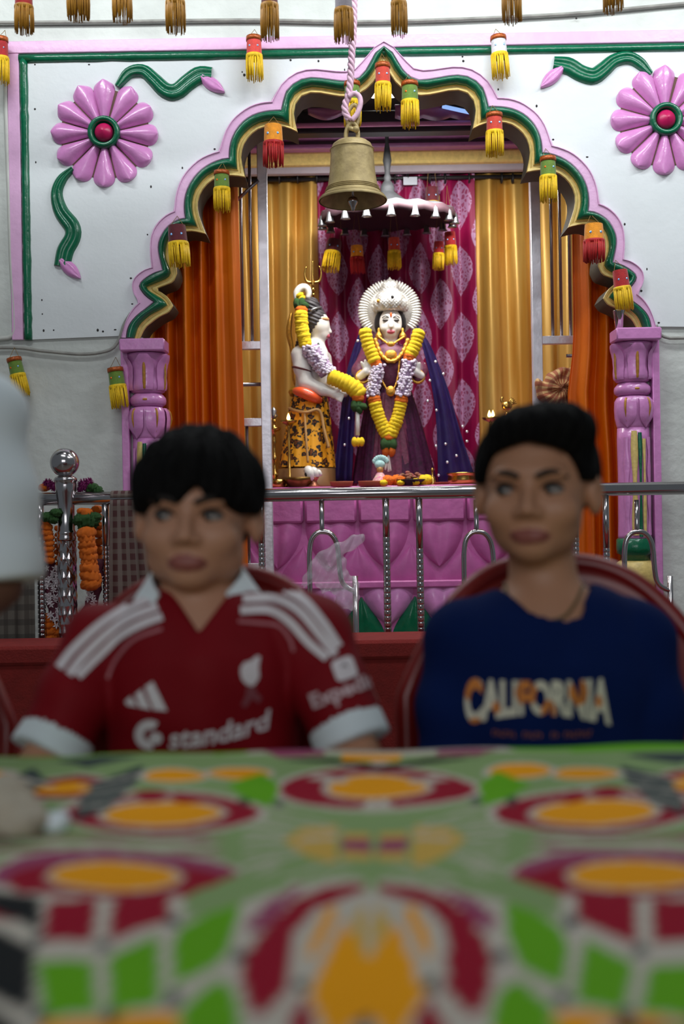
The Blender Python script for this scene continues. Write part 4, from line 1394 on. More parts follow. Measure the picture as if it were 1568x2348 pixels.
# pleated silver fan behind the crown
hc = Q(894, 711, 14)
obj('fan_plate', MB().lathe([(60*ks, 0), (60*ks, 3*ks), (1*ks, 5*ks)], (0, 0, 0), 40).xform(Matrix.Translation(hc) @ Matrix.Rotation(math.pi/2, 4, 'X')), M_crown, lady)
rib = MB().ball((0, 0, 60*ks), (4.4*ks, 5*ks, 14*ks), 8, 8).ball((0, 0, 38*ks), (3.4*ks, 3*ks, 14*ks), 8, 6)
proto = None
for i in range(46):
    a = math.radians(-128 + 256*i/45)
    if proto is None:
        proto = obj('fan_rib', rib, M_crown, lady, local=True)
        proto.location = hc - ORG[lady.name]; proto.rotation_euler = (0, a, 0)
    else:
        part_copy(proto, lady, hc - ORG[lady.name], (0, a, 0))
def f_blouse(P):
    d = d_ell(P, A(893, 846), R3(52, 34, 62))
    for s in (-1, 1):
        d = sm_min(d, d_ell(P, A(893+s*22, 840, -22), R3(22, 18, 22)), 8*ks)
        d = sm_min(d, d_chain(P, [(A(893+s*46, 806, 4), 20*ks), (A(893+s*70, 850, -2), 16*ks), (A(893+s*64, 872, -30), 13*ks)], 8*ks), 10*ks)
    return d
soft('blouse', f_blouse, Q(790, 930, -70), Q(1000, 770, 50), .006, M_blouse, lady)
for s in (-1, 1):
    obj('bangle', MB().tube([Q(893+s*62, 868, -34)+Vector((14*ks*math.cos(a), 5*ks*math.sin(a), 14*ks*math.sin(a))) for a in [2*math.pi*i/20 for i in range(20)]], 3.5*ks, 8, closed=True), M_gold, lady)
def skirt(cx0, cx1, y0, y1, w0, w1, d0, d1, folds, amp, px_d=0):
    G = []
    for i in range(31):
        v = i/30
        z_y = y0+(y1-y0)*v
        row = []
        for j in range(96):
            a = 2*math.pi*j/96
            r = 1 + amp*v*math.sin(folds*a + 1.5*math.sin(2*a)) + amp*.5*math.sin(folds*2.3*a)
            row.append(Q(cx0+(cx1-cx0)*v + (w0+(w1-w0)*v**.8)*r*math.cos(a), z_y, px_d+(d0+(d1-d0)*v)*r*math.sin(a)))
        G.append(row)
    return MB().grid(G, closed_v=True)
obj('skirt', skirt(893, 905, 892, 1108, 46, 92, 34, 56, 13, .06), M_sari, lady)
obj('sash', skirt(893, 900, 905, 1100, 20, 46, 8, 20, 6, .10, -38), M_blouse, lady)
# star-spangled veil
def veil_side(inner, outer, dep):
    I = catmull([Q(x, y, d) for x, y, d in inner], 24); O = catmull([Q(x, y, d) for x, y, d in outer], 24)
    G = []
    for i in range(24):
        row = []
        for j in range(15):
            u = j/14
            p = I[i].lerp(O[i], u)
            row.append(p + Vector((0, dep*ks*math.sin(u*9 + i*.05)*(.3+i/24), 0)))
        G.append(row)
    return G
vr = veil_side([(948,722,16),(962,770,10),(985,860,6),(1000,960,4),(1005,1104,0)], [(952,735,24),(990,790,24),(1030,890,26),(1062,1000,28),(1096,1104,30)], 9)
vl = veil_side([(842,722,16),(836,775,10),(818,860,8),(812,960,8),(806,1104,6)], [(836,735,24),(812,790,24),(792,870,26),(778,980,28),(764,1104,30)], 7)
ve = obj('veil', MB().sheet(vr, .004).sheet(vl, .004), M_veil, lady)
for (x, y) in [(1016,858),(1000,941),(980,920),(1060,978),(1021,1018),(999,1023),(1070,990),(998,830),(1025,1060),(1046,1045),(1070,1012),(972,835),(985,873),(1005,1090),(1052,1090),(800,960),(790,1020),(805,905),(820,782)]:
    i = 0
    obj('star_sequin', MB().ball(Q(x, y, -4), R3(3.4, 1.2, 3.4), 6, 5), M_star, ve)
# necklaces
def neck(pts, r, d0):
    P = catmull([Q(x, y, d0 - 10*math.sin(math.pi*i/(len(pts)-1))) for i, (x, y) in enumerate(pts)], 36)
    return MB().tube(P, [r*ks*(1+.25*math.sin(i*2.1)) for i in range(36)], 8)
obj('necklace', neck([(858,782),(870,815),(885,832),(896,835),(908,830),(922,812),(934,782)], 5, -36), M_gold, lady)
obj('necklace', neck([(866,776),(882,790),(894,798),(906,790),(926,776)], 2.4, -32), M_gold, lady)
obj('necklace', neck([(868,830),(872,870),(884,898),(892,903),(902,894),(910,868),(914,826)], 2.2, -42), M_gold, lady)
obj('pendant', MB().ball(Q(893, 903, -56), R3(11, 6, 12), 14, 9), M_gold, lady)
obj('pendant', MB().ball(Q(894, 796, -46), R3(9, 5, 6), 12, 8).ball(Q(894, 820, -44), R3(14, 5, 12), 12, 8), M_gold, lady)

# garlands of the statues
M_white_g = mat('white_tuberose', (216, 210, 220), .6, var=.25, scale=80, col2=(190, 172, 200))
def puff_section(parent, pts, r, n, material, nm, d=-52, squash=.62, seed=0):
    P = catmull([Q(x, y, d) for x, y in pts], n)
    base = None
    for i, p in enumerate(P):
        a = P[max(i-1, 0)]; b = P[min(i+1, n-1)]
        ax = (b-a).normalized() if n > 1 else Vector((0, 0, 1))
        q = Vector((0, 0, 1)).rotation_difference(ax)
        key = (nm, material.name)
        if key not in protos:
            o = obj(nm, ruffled(1.0, 3+seed, 18, 9, .10, squash), material, parent, local=True)
            protos[key] = o
        else:
            o = protos[key].copy(); COL.objects.link(o); o.parent = parent
        o.location = p - ORG[parent.name]
        o.scale = (r*ks*random.uniform(.95, 1.05),)*3
        o.rotation_euler = (q @ Matrix.Rotation(random.uniform(0, 6), 3, 'Z').to_quaternion()).to_euler()
def blossom_section(parent, pts, r, n, d=-52):
    P = catmull([Q(x, y, d) for x, y in pts], 24)
    obj('blossom_core', MB().tube(P, r*.8*ks, 12), mat('mauve_core', (150, 124, 156), .7, var=.3, scale=60), parent)
    mb = MB()
    for i in range(n):
        p = P[random.randrange(24)]
        a = random.uniform(-1.5, 1.5)
        c = p + Vector((math.sin(a)*r*.85, -math.cos(a)*r*.85, random.uniform(-3, 3)))*ks if False else p + Vector((math.sin(a)*r*.85*ks, -math.cos(a)*r*.85*ks, random.uniform(-4, 4)*ks))
        mb.ball(c, R3(4.2, 3.2, 3.6), 6, 5)
    o = obj('white_blossoms', mb, M_white_g, parent)
    o['kind'] = 'stuff'
g2 = thing('flower_garland', 'yellow and white garland hanging in a V on the crowned statue', 'garland', Q(888, 1000, -60))
puff_section(g2, [(836,770),(843,800),(856,832)], 15, 8, M_yellow, 'marigold')
puff_section(g2, [(859,838),(861,843)], 13, 2, M_mari, 'marigold')
blossom_section(g2, [(866,848),(858,880),(852,914)], 16, 90)
puff_section(g2, [(855,920),(857,926)], 15, 2, M_mari, 'marigold')
puff_section(g2, [(858,932),(868,965),(884,1000)], 15, 10, M_yellow, 'marigold')
puff_section(g2, [(956,772),(948,800),(938,820)], 15, 7, M_yellow, 'marigold')
puff_section(g2, [(936,825),(935,830)], 14, 2, M_mari, 'marigold')
blossom_section(g2, [(934,836),(928,870),(920,912)], 18, 110)
puff_section(g2, [(918,918),(917,924)], 15, 2, M_mari, 'marigold')
puff_section(g2, [(916,930),(908,965),(894,1000)], 15, 10, M_yellow, 'marigold')
puff_section(g2, [(889,1006)], 13, 2, M_mari, 'marigold') if False else None
puff_section(g2, [(888,1004),(888,1008)], 14, 2, M_mari, 'marigold', -54)
puff_section(g2, [(880,1022),(897,1022)], 16, 3, M_leaf, 'leaf_clump', -54)
puff_section(g2, [(882,1037),(895,1037)], 14, 2, M_mari, 'marigold', -54)
for dx, dy in ((-4, 0), (3, 2), (0, 4)):
    obj('white_string', MB().tube(catmull([Q(888, 1044, -54), Q(888+dx*.6, 1058, -56), Q(888+dx*1.8, 1080+dy, -56)], 8), 2.6*ks, 7), M_marble, g2)

# ---- the second statue, in profile
lord = thing('marble_statue', 'pale marble statue in profile with leopard-print skirt and topknot', 'statue', Vector((Q(705, 1110).x, YS, ZA)))
def f_lord(P):
    d = d_ell(P, A(733, 746), R3(23, 24, 31))
    d = sm_min(d, d_ell(P, A(738, 768), R3(15, 15, 13)), 6*ks)
    d = sm_min(d, d_cap(P, A(752, 748), A(757, 761), 2.5*ks, 4.2*ks), 4*ks)
    d = sm_min(d, d_ell(P, A(753, 771), R3(4, 6, 4)), 3*ks)
    d = sm_min(d, d_cap(P, A(730, 768, 2), A(722, 800, 4), 15*ks, 19*ks), 8*ks)
    d = sm_min(d, d_chain(P, [(A(716, 818, 6), 38*ks), (A(714, 860, 6), 34*ks), (A(708, 905, 6), 34*ks)], 10*ks), 12*ks)
    d = sm_min(d, d_chain(P, [(A(690, 818, -28), 22*ks), (A(694, 850, -34), 19*ks), (A(702, 882, -38), 16*ks), (A(738, 898, -44), 13.5*ks), (A(764, 906, -46), 10*ks)], 6*ks), 10*ks)
    d = sm_min(d, d_ell(P, A(772, 911, -46), R3(13, 8, 9)), 5*ks)
    for i in range(4):
        d = sm_min(d, d_cap(P, A(774, 905+i*5, -49), A(788-i*2, 910+i*5, -50), 4*ks, 3*ks), 2*ks)
    d = sm_min(d, d_cap(P, A(768, 904, -52), A(780, 898, -56), 4*ks, 3*ks), 2*ks)
    d = sm_min(d, d_chain(P, [(A(740, 818, 36), 20*ks), (A(752, 868, 34), 15*ks), (A(790, 900, 10), 10*ks)], 6*ks), 10*ks)
    return d
def pick_lord(V):
    u = (V - A(753, 771))/ks
    return ((u[:, 0] > -5) & (np.abs(u[:, 2]) < 4) & (np.abs(u[:, 1]) < 8)).astype(int)
soft('figure', f_lord, Q(655, 950, -75), Q(815, 705, 80), .005, [M_marble, M_lip], lord, pick_lord)
def f_lhair(P):
    d = d_ell(P, A(722, 734, 3), R3(28, 29, 32))
    d = sm_max(d, -d_ell(P, A(752, 756), R3(25, 40, 28)), 5*ks)
    d = sm_min(d, d_ell(P, A(712, 700), R3(21, 19, 18)), 8*ks)
    d = sm_min(d, d_cap(P, A(706, 745, 10), A(690, 790, 16), 16*ks, 14*ks), 8*ks)
    return d + 1.2*ks*np.sin(P[:, 2]/ks*.7+P[:, 0]/ks*.3)
hr = soft('hair', f_lhair, Q(660, 815, -50), Q(770, 670, 60), .005, mat('grey_black_hair_paint', (58, 54, 58), .5, var=.2, scale=40), lord)
obj('hair_band', MB().tube(catmull([Q(712, 718, -28), Q(724, 712, -26), Q(736, 706, -10)], 10), 3*ks, 8), M_silver, hr)
obj('crescent', MB().tube(catmull([Q(680, 690), Q(680, 672), Q(690, 660), Q(702, 660), Q(708, 672), Q(705, 684)], 22), [ks*(5+4*math.sin(math.pi*i/21)) for i in range(22)], 10), M_marble, lord)
obj('eye', MB().ball(Q(746, 746, -15), R3(4, 3, 2.2), 8, 6), M_eyep, lord)
obj('forehead_band', MB().ball(Q(742, 734, -8), R3(13, 15, 6), 12, 8), mat('sandal_paste', (216, 160, 112), .6), lord)
obj('gold_cobra', MB().tube(catmull([Q(668, 716, 4), Q(664, 740, 2), Q(662, 765, 2), Q(668, 800, 8), Q(672, 870, 20), Q(690, 900, 30)], 26), [ks*(2+4.5*math.sin(math.pi*min(1, (i+2)/16))) if i < 14 else 2.4*ks for i in range(26)], 8), M_gold, lord)
obj('arm_band', MB().tube([Q(693, 852, -34)+Vector((20*ks*math.cos(a), 20*ks*math.sin(a), -6*ks*math.cos(a))) for a in [2*math.pi*i/20 for i in range(20)]], 2.6*ks, 6, closed=True), mat('maroon_band', (84, 28, 30), .6), lord)
obj('bead_string', MB().tube(catmull([Q(730, 790, -20), Q(735, 815, -40), Q(748, 840, -42), Q(752, 860, -36)], 20), [ks*(2.6+.8*math.sin(i*2.4)) for i in range(20)], 7), mat('dark_rudraksha', (52, 60, 62), .5), lord)
m, nt, b = nodes_of('leopard_print', .6)
tc = nt.nodes.new('ShaderNodeTexCoord')
vo = nt.nodes.new('ShaderNodeTexVoronoi'); vo.inputs['Scale'].default_value = 31
nz = nt.nodes.new('ShaderNodeTexNoise'); nz.inputs['Scale'].default_value = 30
mx = nt.nodes.new('ShaderNodeMixRGB'); mx.inputs['Fac'].default_value = .06
nt.links.new(tc.outputs['Object'], mx.inputs['Color1']); nt.links.new(tc.outputs['Object'], nz.inputs['Vector'])
nt.links.new(nz.outputs['Color'], mx.inputs['Color2']); nt.links.new(mx.outputs['Color'], vo.inputs['Vector'])
rp_ = nt.nodes.new('ShaderNodeValToRGB'); rp_.color_ramp.interpolation = 'LINEAR'
e0, e1 = rp_.color_ramp.elements
e0.position, e0.color = .0, lin((120, 64, 10)); e1.position, e1.color = 1.0, lin((236, 166, 24))
for pos, c in ((.24, (110, 58, 12)), (.30, (20, 12, 8)), (.46, (20, 12, 8)), (.52, (232, 160, 22))):
    e = rp_.color_ramp.elements.new(pos); e.color = lin(c)
nt.links.new(vo.outputs['Distance'], rp_.inputs['Fac']); nt.links.new(rp_.outputs['Color'], b.inputs['Base Color'])
obj('leopard_skirt', skirt(710, 704, 912, 1072, 40, 62, 42, 60, 9, .05), m, lord)
obj('plinth', MB().lathe([(70*ks, 0), (72*ks, 6*ks), (66*ks, 14*ks), (66*ks, (1110-1066)*ks)], Vector((Q(704, 1110).x, YS, ZA)), 36), mat('brown_plinth_paint', (120, 84, 48), .5), lord)
M_sash = mat('coral_sash', (222, 84, 40), .35, coat=.4)
obj('sash', MB().tube(catmull([Q(678, 900, -36), Q(690, 904, -50), Q(706, 910, -54), Q(722, 918, -50), Q(735, 922, -38)], 22), [ks*(8+5*math.sin(math.pi*i/21)) for i in range(22)], 10), M_sash, lord)
obj('waist_belt', MB().tube([Q(708+40*math.cos(a), 900+3*math.sin(a*3), 44*math.sin(a)) for a in [2*math.pi*i/36 for i in range(36)]], 7*ks, 8, closed=True), mat('yellow_brocade', (196, 150, 20), .5, var=.4, scale=80), lord)
M_cord = mat('tan_cord', (178, 136, 82), .7)
obj('waist_cord', MB().tube(catmull([Q(664, 938, -20), Q(680, 946, -46), Q(705, 950, -56), Q(728, 944, -52), Q(738, 956, -50), Q(744, 990, -54), Q(754, 1030, -54)], 40), 3.6*ks, 8), M_cord, lord)
obj('waist_cord', MB().tube(catmull([Q(700, 950, -54), Q(703, 1000, -60), Q(708, 1064, -66)], 20), 2.8*ks, 8), M_cord, lord)
g3 = thing('flower_garland', 'yellow and white garland across the statue in profile', 'garland', Q(760, 880, -70))
puff_section(g3, [(688,681),(692,688)], 10, 2, M_yellow, 'marigold', -20)
puff_section(g3, [(682,702),(698,702),(690,712)], 14, 4, M_leaf, 'leaf_clump', -28)
puff_section(g3, [(692,717),(692,722)], 14, 2, M_mari, 'marigold', -36)
puff_section(g3, [(692,728),(694,760),(702,796)], 15.5, 12, M_yellow, 'marigold', -44)
blossom_section(g3, [(712,806),(730,832),(752,862)], 24, 170, -48)
puff_section(g3, [(762,872),(785,882),(808,894),(822,908)], 19, 9, M_yellow, 'marigold', -56)
puff_section(g3, [(820,917),(820,921)], 14, 2, M_mari, 'marigold', -58)
puff_section(g3, [(812,936),(828,936),(820,942)], 14, 4, M_leaf, 'leaf_clump', -58)
obj('white_string', MB().tube([Q(819, 950, -58), Q(819, 1002, -58)], 5*ks, 8), M_marble, g3)
puff_section(g3, [(812,1017),(828,1017)], 11, 3, M_yellow, 'marigold', -58)
# trident
tr = thing('trident', 'brass trident standing behind the leopard-skirted statue', 'trident', Q(735, 1100, 40))
obj('shaft', MB().tube([Q(716, 650, 20), Q(738, 1108, 62)], 3.2*ks, 10).ball(Q(717, 660, 20), 6*ks, 10, 8).ball(Q(718, 672, 20), 5*ks, 10, 8), M_brass, tr)
for dx, pts in ((0, [(716,652),(716,620),(716,592)]), (-1, [(714,644),(702,640),(698,622),(702,606)]), (1, [(718,644),(732,640),(736,620),(731,604)])):
    obj('prong', MB().tube(catmull([Q(x, y, 20) for x, y in pts], 14), [ks*(4.2-3*i/13) for i in range(14)], 8), M_brass, tr)

# ------------------------------------------------------------------ things on the altar
def onaltar(px, d=0): 
    p = Q(px, 1110, d); p.z = ZA
    return p
def turned(name, label, cat, px, d, prof, m, group=None, n=24):
    o = obj(name, MB().lathe([(r*ks, z*ks) for r, z in prof], onaltar(px, d), n), m)
    return tag(o, label, cat, group)
def tall_lamp(px, d, label, h, finial):
    c = onaltar(px, d)
    t = thing('oil_lamp', label, 'oil lamp', c, 'brass oil lamps on the altar')
    prof = [(17,0),(18,4),(12,9),(6,14),(4,22),(8,28),(8,33),(4,38),(3.5,58),(7,64),(7,70),(3.5,76),(3.5,98),(6,104),(4,110),(4,h-42),(12,h-40),(15,h-36),(15,h-33),(4,h-32),(3,h-22),(6,h-18),(3,h-12)]
    obj('stand', MB().lathe([(r*ks, z*ks) for r, z in prof], c, 20), M_brass, t)
    if finial == 'bird':
        mb = MB().ball(c+Vector((0, 0, (h+2)*ks)), R3(12, 7, 11), 12, 8).tube(catmull([c+Vector((-8*ks, 0, (h+6)*ks)), c+Vector((-13*ks, 0, (h+16)*ks)), c+Vector((-9*ks, 0, (h+22)*ks))], 8), 3*ks, 7)
        for i in range(5):
            a = .2 + i*.25
            mb.tube([c+Vector((4*ks, 0, (h+4)*ks)), c+Vector(((4+18*math.cos(a))*ks, 0, (h+4+18*math.sin(a))*ks))], [3*ks, 1*ks], 6)
        obj('bird_finial', mb, M_brass, t)
    else:
        obj('finial', MB().lathe([(3*ks, (h-12)*ks), (9*ks, (h-6)*ks), (5*ks, h*ks), (7*ks, (h+5)*ks), (1*ks, (h+14)*ks)], c, 14), M_silver, t)
    return t
tall_lamp(634, -60, 'tall brass lamp beside the left gate post', 168, 'knob')
tall_lamp(1161, -30, 'brass lamp topped by a bird behind the boy in blue', 176, 'bird')
M_flame = mat('lamp_flame', (255, 200, 110), .5, var=0, emit=(255, 190, 96), estr=14)
def flame_lamp(px, y, d, label):
    c = onaltar(px, d)
    z = Q(px, y, d).z
    t = thing('wick_lamp', label, 'oil lamp', c, 'burning wick lamps')
    h = (z - ZA)/ks - 4
    obj('stem', MB().lathe([(15*ks, 0), (10*ks, 6*ks), (3.4*ks, 12*ks), (3*ks, (h-18)*ks), (4*ks, (h-14)*ks)], c, 16), M_brass, t)
    obj('bowl', MB().lathe([(3*ks, (h-15)*ks), (16*ks, (h-9)*ks), (20*ks, (h-4)*ks), (17*ks, (h-4)*ks), (3*ks, (h-9)*ks)], c, 20), M_brass, t)
    for dx in (-4, 4) if px > 900 else (0,):
        obj('flame', MB().lathe([(1*ks, (h-5)*ks), (4*ks, h*ks), (3*ks, (h+5)*ks), (.3*ks, (h+12)*ks)], c+Vector((dx*ks, -8*ks, 0)), 10), M_flame, t)
    return t
flame_lamp(668, 963, -78, 'small burning wick lamp before the leopard skirt')
flame_lamp(1122, 953, -40, 'burning wick lamp just above the hair of the boy in blue')
turned('brass_tray', 'brass tray at the left end of the altar', 'tray', 690, -92, [(22,0),(26,4),(34,14),(38,22),(36,22),(24,6)], mat('dark_brass', (136, 104, 54), .35, metal=.9))
turned('brass_bowl', 'small shiny brass bowl by the left gate post', 'bowl', 642, -96, [(14,0),(17,4),(19,12),(18,18),(16,18),(14,4)], M_brass)
turned('brass_pot', 'wide rimmed brass pot at the right end of the altar', 'pot', 1056, -60, [(28,0),(34,5),(36,12),(34,19),(36,23),(38,25),(38,27),(33,27),(31,20),(28,4)], M_brass, n=36)
M_clay = mat('red_clay', (168, 82, 56), .8)
turned('clay_dish', 'red clay dish left of centre on the altar', 'dish', 783, -110, [(23,0),(25,8),(26,11),(23,11),(20,4)], M_clay, 'clay dishes on the altar')
turned('clay_dish', 'red clay dish in front of the little figurine', 'dish', 846, -112, [(25,0),(26,8),(27,11),(24,11),(20,4)], M_clay, 'clay dishes on the altar')
turned('dark_dish', 'dark shallow dish below the crowned statue', 'dish', 936, -108, [(18,0),(20,3),(32,11),(33,13),(30,12),(16,5)], M_hairb)
cs = onaltar(722, -104)
con = thing('conch_shell', 'white conch shell on a copper stand', 'conch shell', cs)
obj('stand', MB().lathe([(13*ks, 0), (14*ks, 3*ks), (8*ks, 8*ks), (7*ks, 14*ks), (11*ks, 20*ks), (12*ks, 22*ks)], cs, 18), mat('copper', (186, 120, 92), .3, metal=.8), con)
P = []
rad_ = []
for i in range(60):
    t_ = i/59
    a = t_*5.5*math.pi
    P.append(cs + Vector(((-14+30*t_)*ks, math.cos(a)*(8-6*t_)*ks, (30 + math.sin(a)*(8-6*t_))*ks)))
    rad_.append((12-9*abs(t_-.25)*1.2)*ks if t_ > .02 else 3*ks)
obj('shell', MB().tube(P, rad_, 12), M_marble, con)
obj('opening', MB().ball(cs+Vector((-15*ks, -12*ks, 28*ks)), R3(5, 4, 5), 10, 8), M_hairb, con)
fg = onaltar(868, -100)
fig = thing('figurine', 'tiny dressed figurine with a pale blue fan headdress', 'figurine', fg)
obj('robe', MB().lathe([(22*ks, 0), (20*ks, 8*ks), (12*ks, 20*ks), (9*ks, 26*ks), (6*ks, 30*ks)], fg, 18), mat('pink_robe', (216, 96, 160), .6, var=.4, scale=90, col2=(230, 220, 190)), fig)
obj('head', MB().ball(fg+Vector((0, 0, 36*ks)), R3(8, 8, 9), 14, 10), mat('brass_face', (198, 150, 96), .4, metal=.3), fig)
mb = MB()
for i in range(9):
    a = -1.2 + i*.3
    mb.ball(fg+Vector(((2+15*math.sin(a))*ks, 2*ks, (50+13*math.cos(a))*ks)), R3(5, 3, 6), 8, 6)
mb.ball(fg+Vector((0, 0, 47*ks)), R3(12, 7, 10), 12, 8)
obj('headdress', mb, mat('pale_blue_cloth', (168, 206, 206), .6, var=.25, scale=80), fig)
def loose(name, label, px, d, r, m, grp, h=0):
    c = onaltar(px, d)
    mb = ruffled(r*ks, int(px) % 17, 20, 11, .14, .75)
    mb.v = [(x+c.x, y+c.y, z+c.z+r*ks*.7+h*ks) for x, y, z in mb.v]
    tag(obj(name, mb, m), label, 'flower', grp)
gf = 'loose flowers on the altar'
loose('marigold', 'orange marigold left of the dark dish', 884, -104, 16, M_mari, gf)
loose('marigold', 'orange marigold lying against the dark dish', 908, -96, 17, M_mari, gf)
loose('yellow_flower', 'yellow flower right of the dark dish, largest on the altar', 966, -106, 16, M_yellow, gf)
loose('yellow_flower', 'yellow flower tucked under the rim of the dark dish', 944, -124, 10, M_yellow, gf)
loose('yellow_flower', 'yellow flower in front of the figurine', 874, -124, 9, M_yellow, gf)
loose('yellow_flower', 'small yellow flower at the foot of the figurine', 912, -126, 8, M_yellow, gf)
rc = onaltar(934, -98)
mb = MB()
rr = np.random.RandomState(4)
for i in range(26):
    a = rr.uniform(0, 6.28); q = rr.uniform(0, 26)
    mb.ball(rc+Vector((q*math.cos(a)*ks*1.1, q*math.sin(a)*ks*.5, (14+rr.uniform(0, 18)*(1-q/40))*ks)), R3(6, 5, 4), 7, 5)
tag(obj('petal_heap', mb, mat('dry_rose_petals', (168, 84, 84), .7, var=.4, scale=60, col2=(112, 84, 50))), 'heap of faded rose petals on the dark dish', 'petals', kind='stuff')
turned('brass_bell', 'small brass hand bell beside the yellow flowers', 'bell', 983, -104, [(10,0),(9,4),(6,12),(5,18),(2,20),(2,30),(4,34),(1,38)], M_brass)
turned('tray_base', 'flat pinkish dish at the right of the yellow flowers', 'dish', 1000, -96, [(18,0),(22,4),(24,6),(20,6),(16,2)], M_clay)
# ------------------------------------------------------------------ table with printed cloth
ZT = 0.766
TX0, TX1, TY0, TY1 = -.78, .86, .40, 1.30
tab = thing('table', 'long table under the printed cloth', 'table', ((TX0+TX1)/2, (TY0+TY1)/2, 0))
M_ply = mat('plywood', (150, 110, 70), .6)
obj('tabletop', MB().box((TX0, TY0, ZT-.03), (TX1, TY1, ZT-.004), .003), M_ply, tab, 'auto')
for x in (TX0+.06, TX1-.06):
    for y in (TY0+.06, TY1-.06):
        obj('leg', MB().tube([(x, y, ZT-.03), (x, y, 0)], .018, 12), M_steel_dull, tab)
def T(px, py):
    """point of the table seen at a pixel"""
    d = W(px, py, 1.0) - Vector((0, 0, ZC))
    k = (ZT-ZC)/d.z
    return (d.x*k, d.y*k)
ax0, ax1 = np.array(T(838, 2310)), np.array(T(866, 1808))
axd = (ax1-ax0)/np.linalg.norm(ax1-ax0)
def mirror(p):
    q = np.array(p)-ax0
    return tuple(ax0 + 2*(q @ axd)*axd - q)
CR, GN, OR, CRM, BK, PG, MV, YO_, TL = (158, 2, 40), (104, 178, 18), (252, 168, 2), (204, 196, 182), (26, 30, 32), (142, 170, 112), (158, 74, 108), (214, 176, 84), (60, 74, 74)
PRINT = []
def poly_print(c, pts, mir=True):
    P = [T(*p) for p in pts]
    if c != CRM and len(pts) <= 8 and min(q[1] for q in pts) > 2030:      # the dye bleeds a little over the outline
        mx_, my_ = sum(p[0] for p in P)/len(P), sum(p[1] for p in P)/len(P)
        P = [(mx_+(p[0]-mx_)*1.12, my_+(p[1]-my_)*1.12) for p in P]
    PRINT.append((c, np.array(P)))
    if mir: PRINT.append((c, np.array([mirror(p) for p in P])))
def oval(c, cx, cy, rx, ry0, ry1=None, mir=True, n=28):
    ry1 = ry1 or ry0
    poly_print(c, [(cx+rx*math.cos(a), cy+(ry1 if math.sin(a) > 0 else ry0)*math.sin(a)) for a in [2*math.pi*i/n for i in range(n)]], mir)
poly_print(PG, [(-200,1730),(850,1730),(850,2046),(-200,2030)])
# pale green field round the rosette
poly_print(PG, [(560,2040),(480,1925),(560,1870),(640,1850),(560,1800),(620,1770),(870,1860),(850,2040)])
poly_print(PG, [(0,1930),(480,1915),(560,1930),(480,1955),(0,1950)])
for y in (1885, 1905, 1925, 1955, 1985, 2010):
    poly_print(CRM, [(560,y),(760,1925),(560,y+7)])
poly_print(YO_, [(650,1928),(690,1900),(775,1888),(770,1990),(700,1965)])
poly_print(CRM, [(690,1920),(770,1912),(770,1920),(690,1928)])
poly_print(YO_, [(785,1905),(850,1905),(850,1975),(785,1975)])
poly_print(MV, [(785,1920),(850,1920),(850,1952),(785,1952)])
for (x0, y0, x1, y1) in [(570,2036,800,1975),(600,1880,790,1900),(540,1990,690,1960),(560,2030,640,1990),(620,1850,760,1890),(700,2040,820,1985)]:
    poly_print(CRM, [(x0,y0),(x1,y1),(x1,y1+3),(x0,y0+7)])
for (y, c) in ((1922, MV), (1936, CRM), (1950, MV), (1962, CRM)):
    poly_print(c, [(-100,y),(470,y-4),(520,y),(470,y+4),(-100,y+6)])
oval(CRM, 866, 1808, 245, 50, 54, False); oval(CRM, 372, 1866, 245, 52, 50); oval(CRM, 120, 1802, 165, 34, 34); oval(CRM, 400, 1780, 84, 20, 20); oval(CRM, 548, 1772, 84, 19, 19); oval(CRM, 262, 2012, 302, 68, 66)
# far flower
oval(CR, 866, 1808, 225, 44, 46, False); oval(CRM, 866, 1806, 128, 30, 30, False); oval(OR, 866, 1806, 112, 25, 25, False)
poly_print(CRM, [(845,1836),(862,1836),(862,1856),(825,1856)])
poly_print(CRM, [(700,1786),(740,1778),(800,1792),(790,1797)])
# side flowers, far row
oval(CR, 372, 1866, 225, 46, 44); oval(CRM, 372, 1866, 150, 33, 33); oval(OR, 372, 1866, 134, 27, 27)
poly_print(CRM, [(372,1838),(390,1838),(400,1818),(380,1818)])
oval(CR, 120, 1802, 150, 30, 30); oval(OR, 128, 1802, 90, 18, 18)
oval(OR, 400, 1780, 70, 16, 16); oval(OR, 548, 1772, 70, 15, 15); oval(CR, 345, 1826, 46, 12, 12); oval(CR, 430, 1832, 40, 10, 10)
poly_print(GN, [(520,1800),(600,1770),(640,1800),(620,1850),(560,1830)])
poly_print(TL, [(215,1790),(330,1755),(310,1800),(250,1850),(170,1880),(180,1840)])
poly_print(TL, [(0,1752),(160,1735),(330,1738),(200,1760),(0,1775)])
for y in (1775, 1800, 1825):
    poly_print(CRM, [(180,y+22),(320,y),(320,y+4),(180,y+26)])
poly_print(BK, [(640,1742),(760,1752),(866,1770),(866,1758),(760,1738)])
poly_print(OR, [(780,1728),(920,1726),(915,1744),(785,1745)], False)
poly_print(GN, [(0,1718),(600,1714),(560,1728),(0,1734)]); poly_print(MV, [(600,1722),(740,1720),(740,1734),(640,1738)])
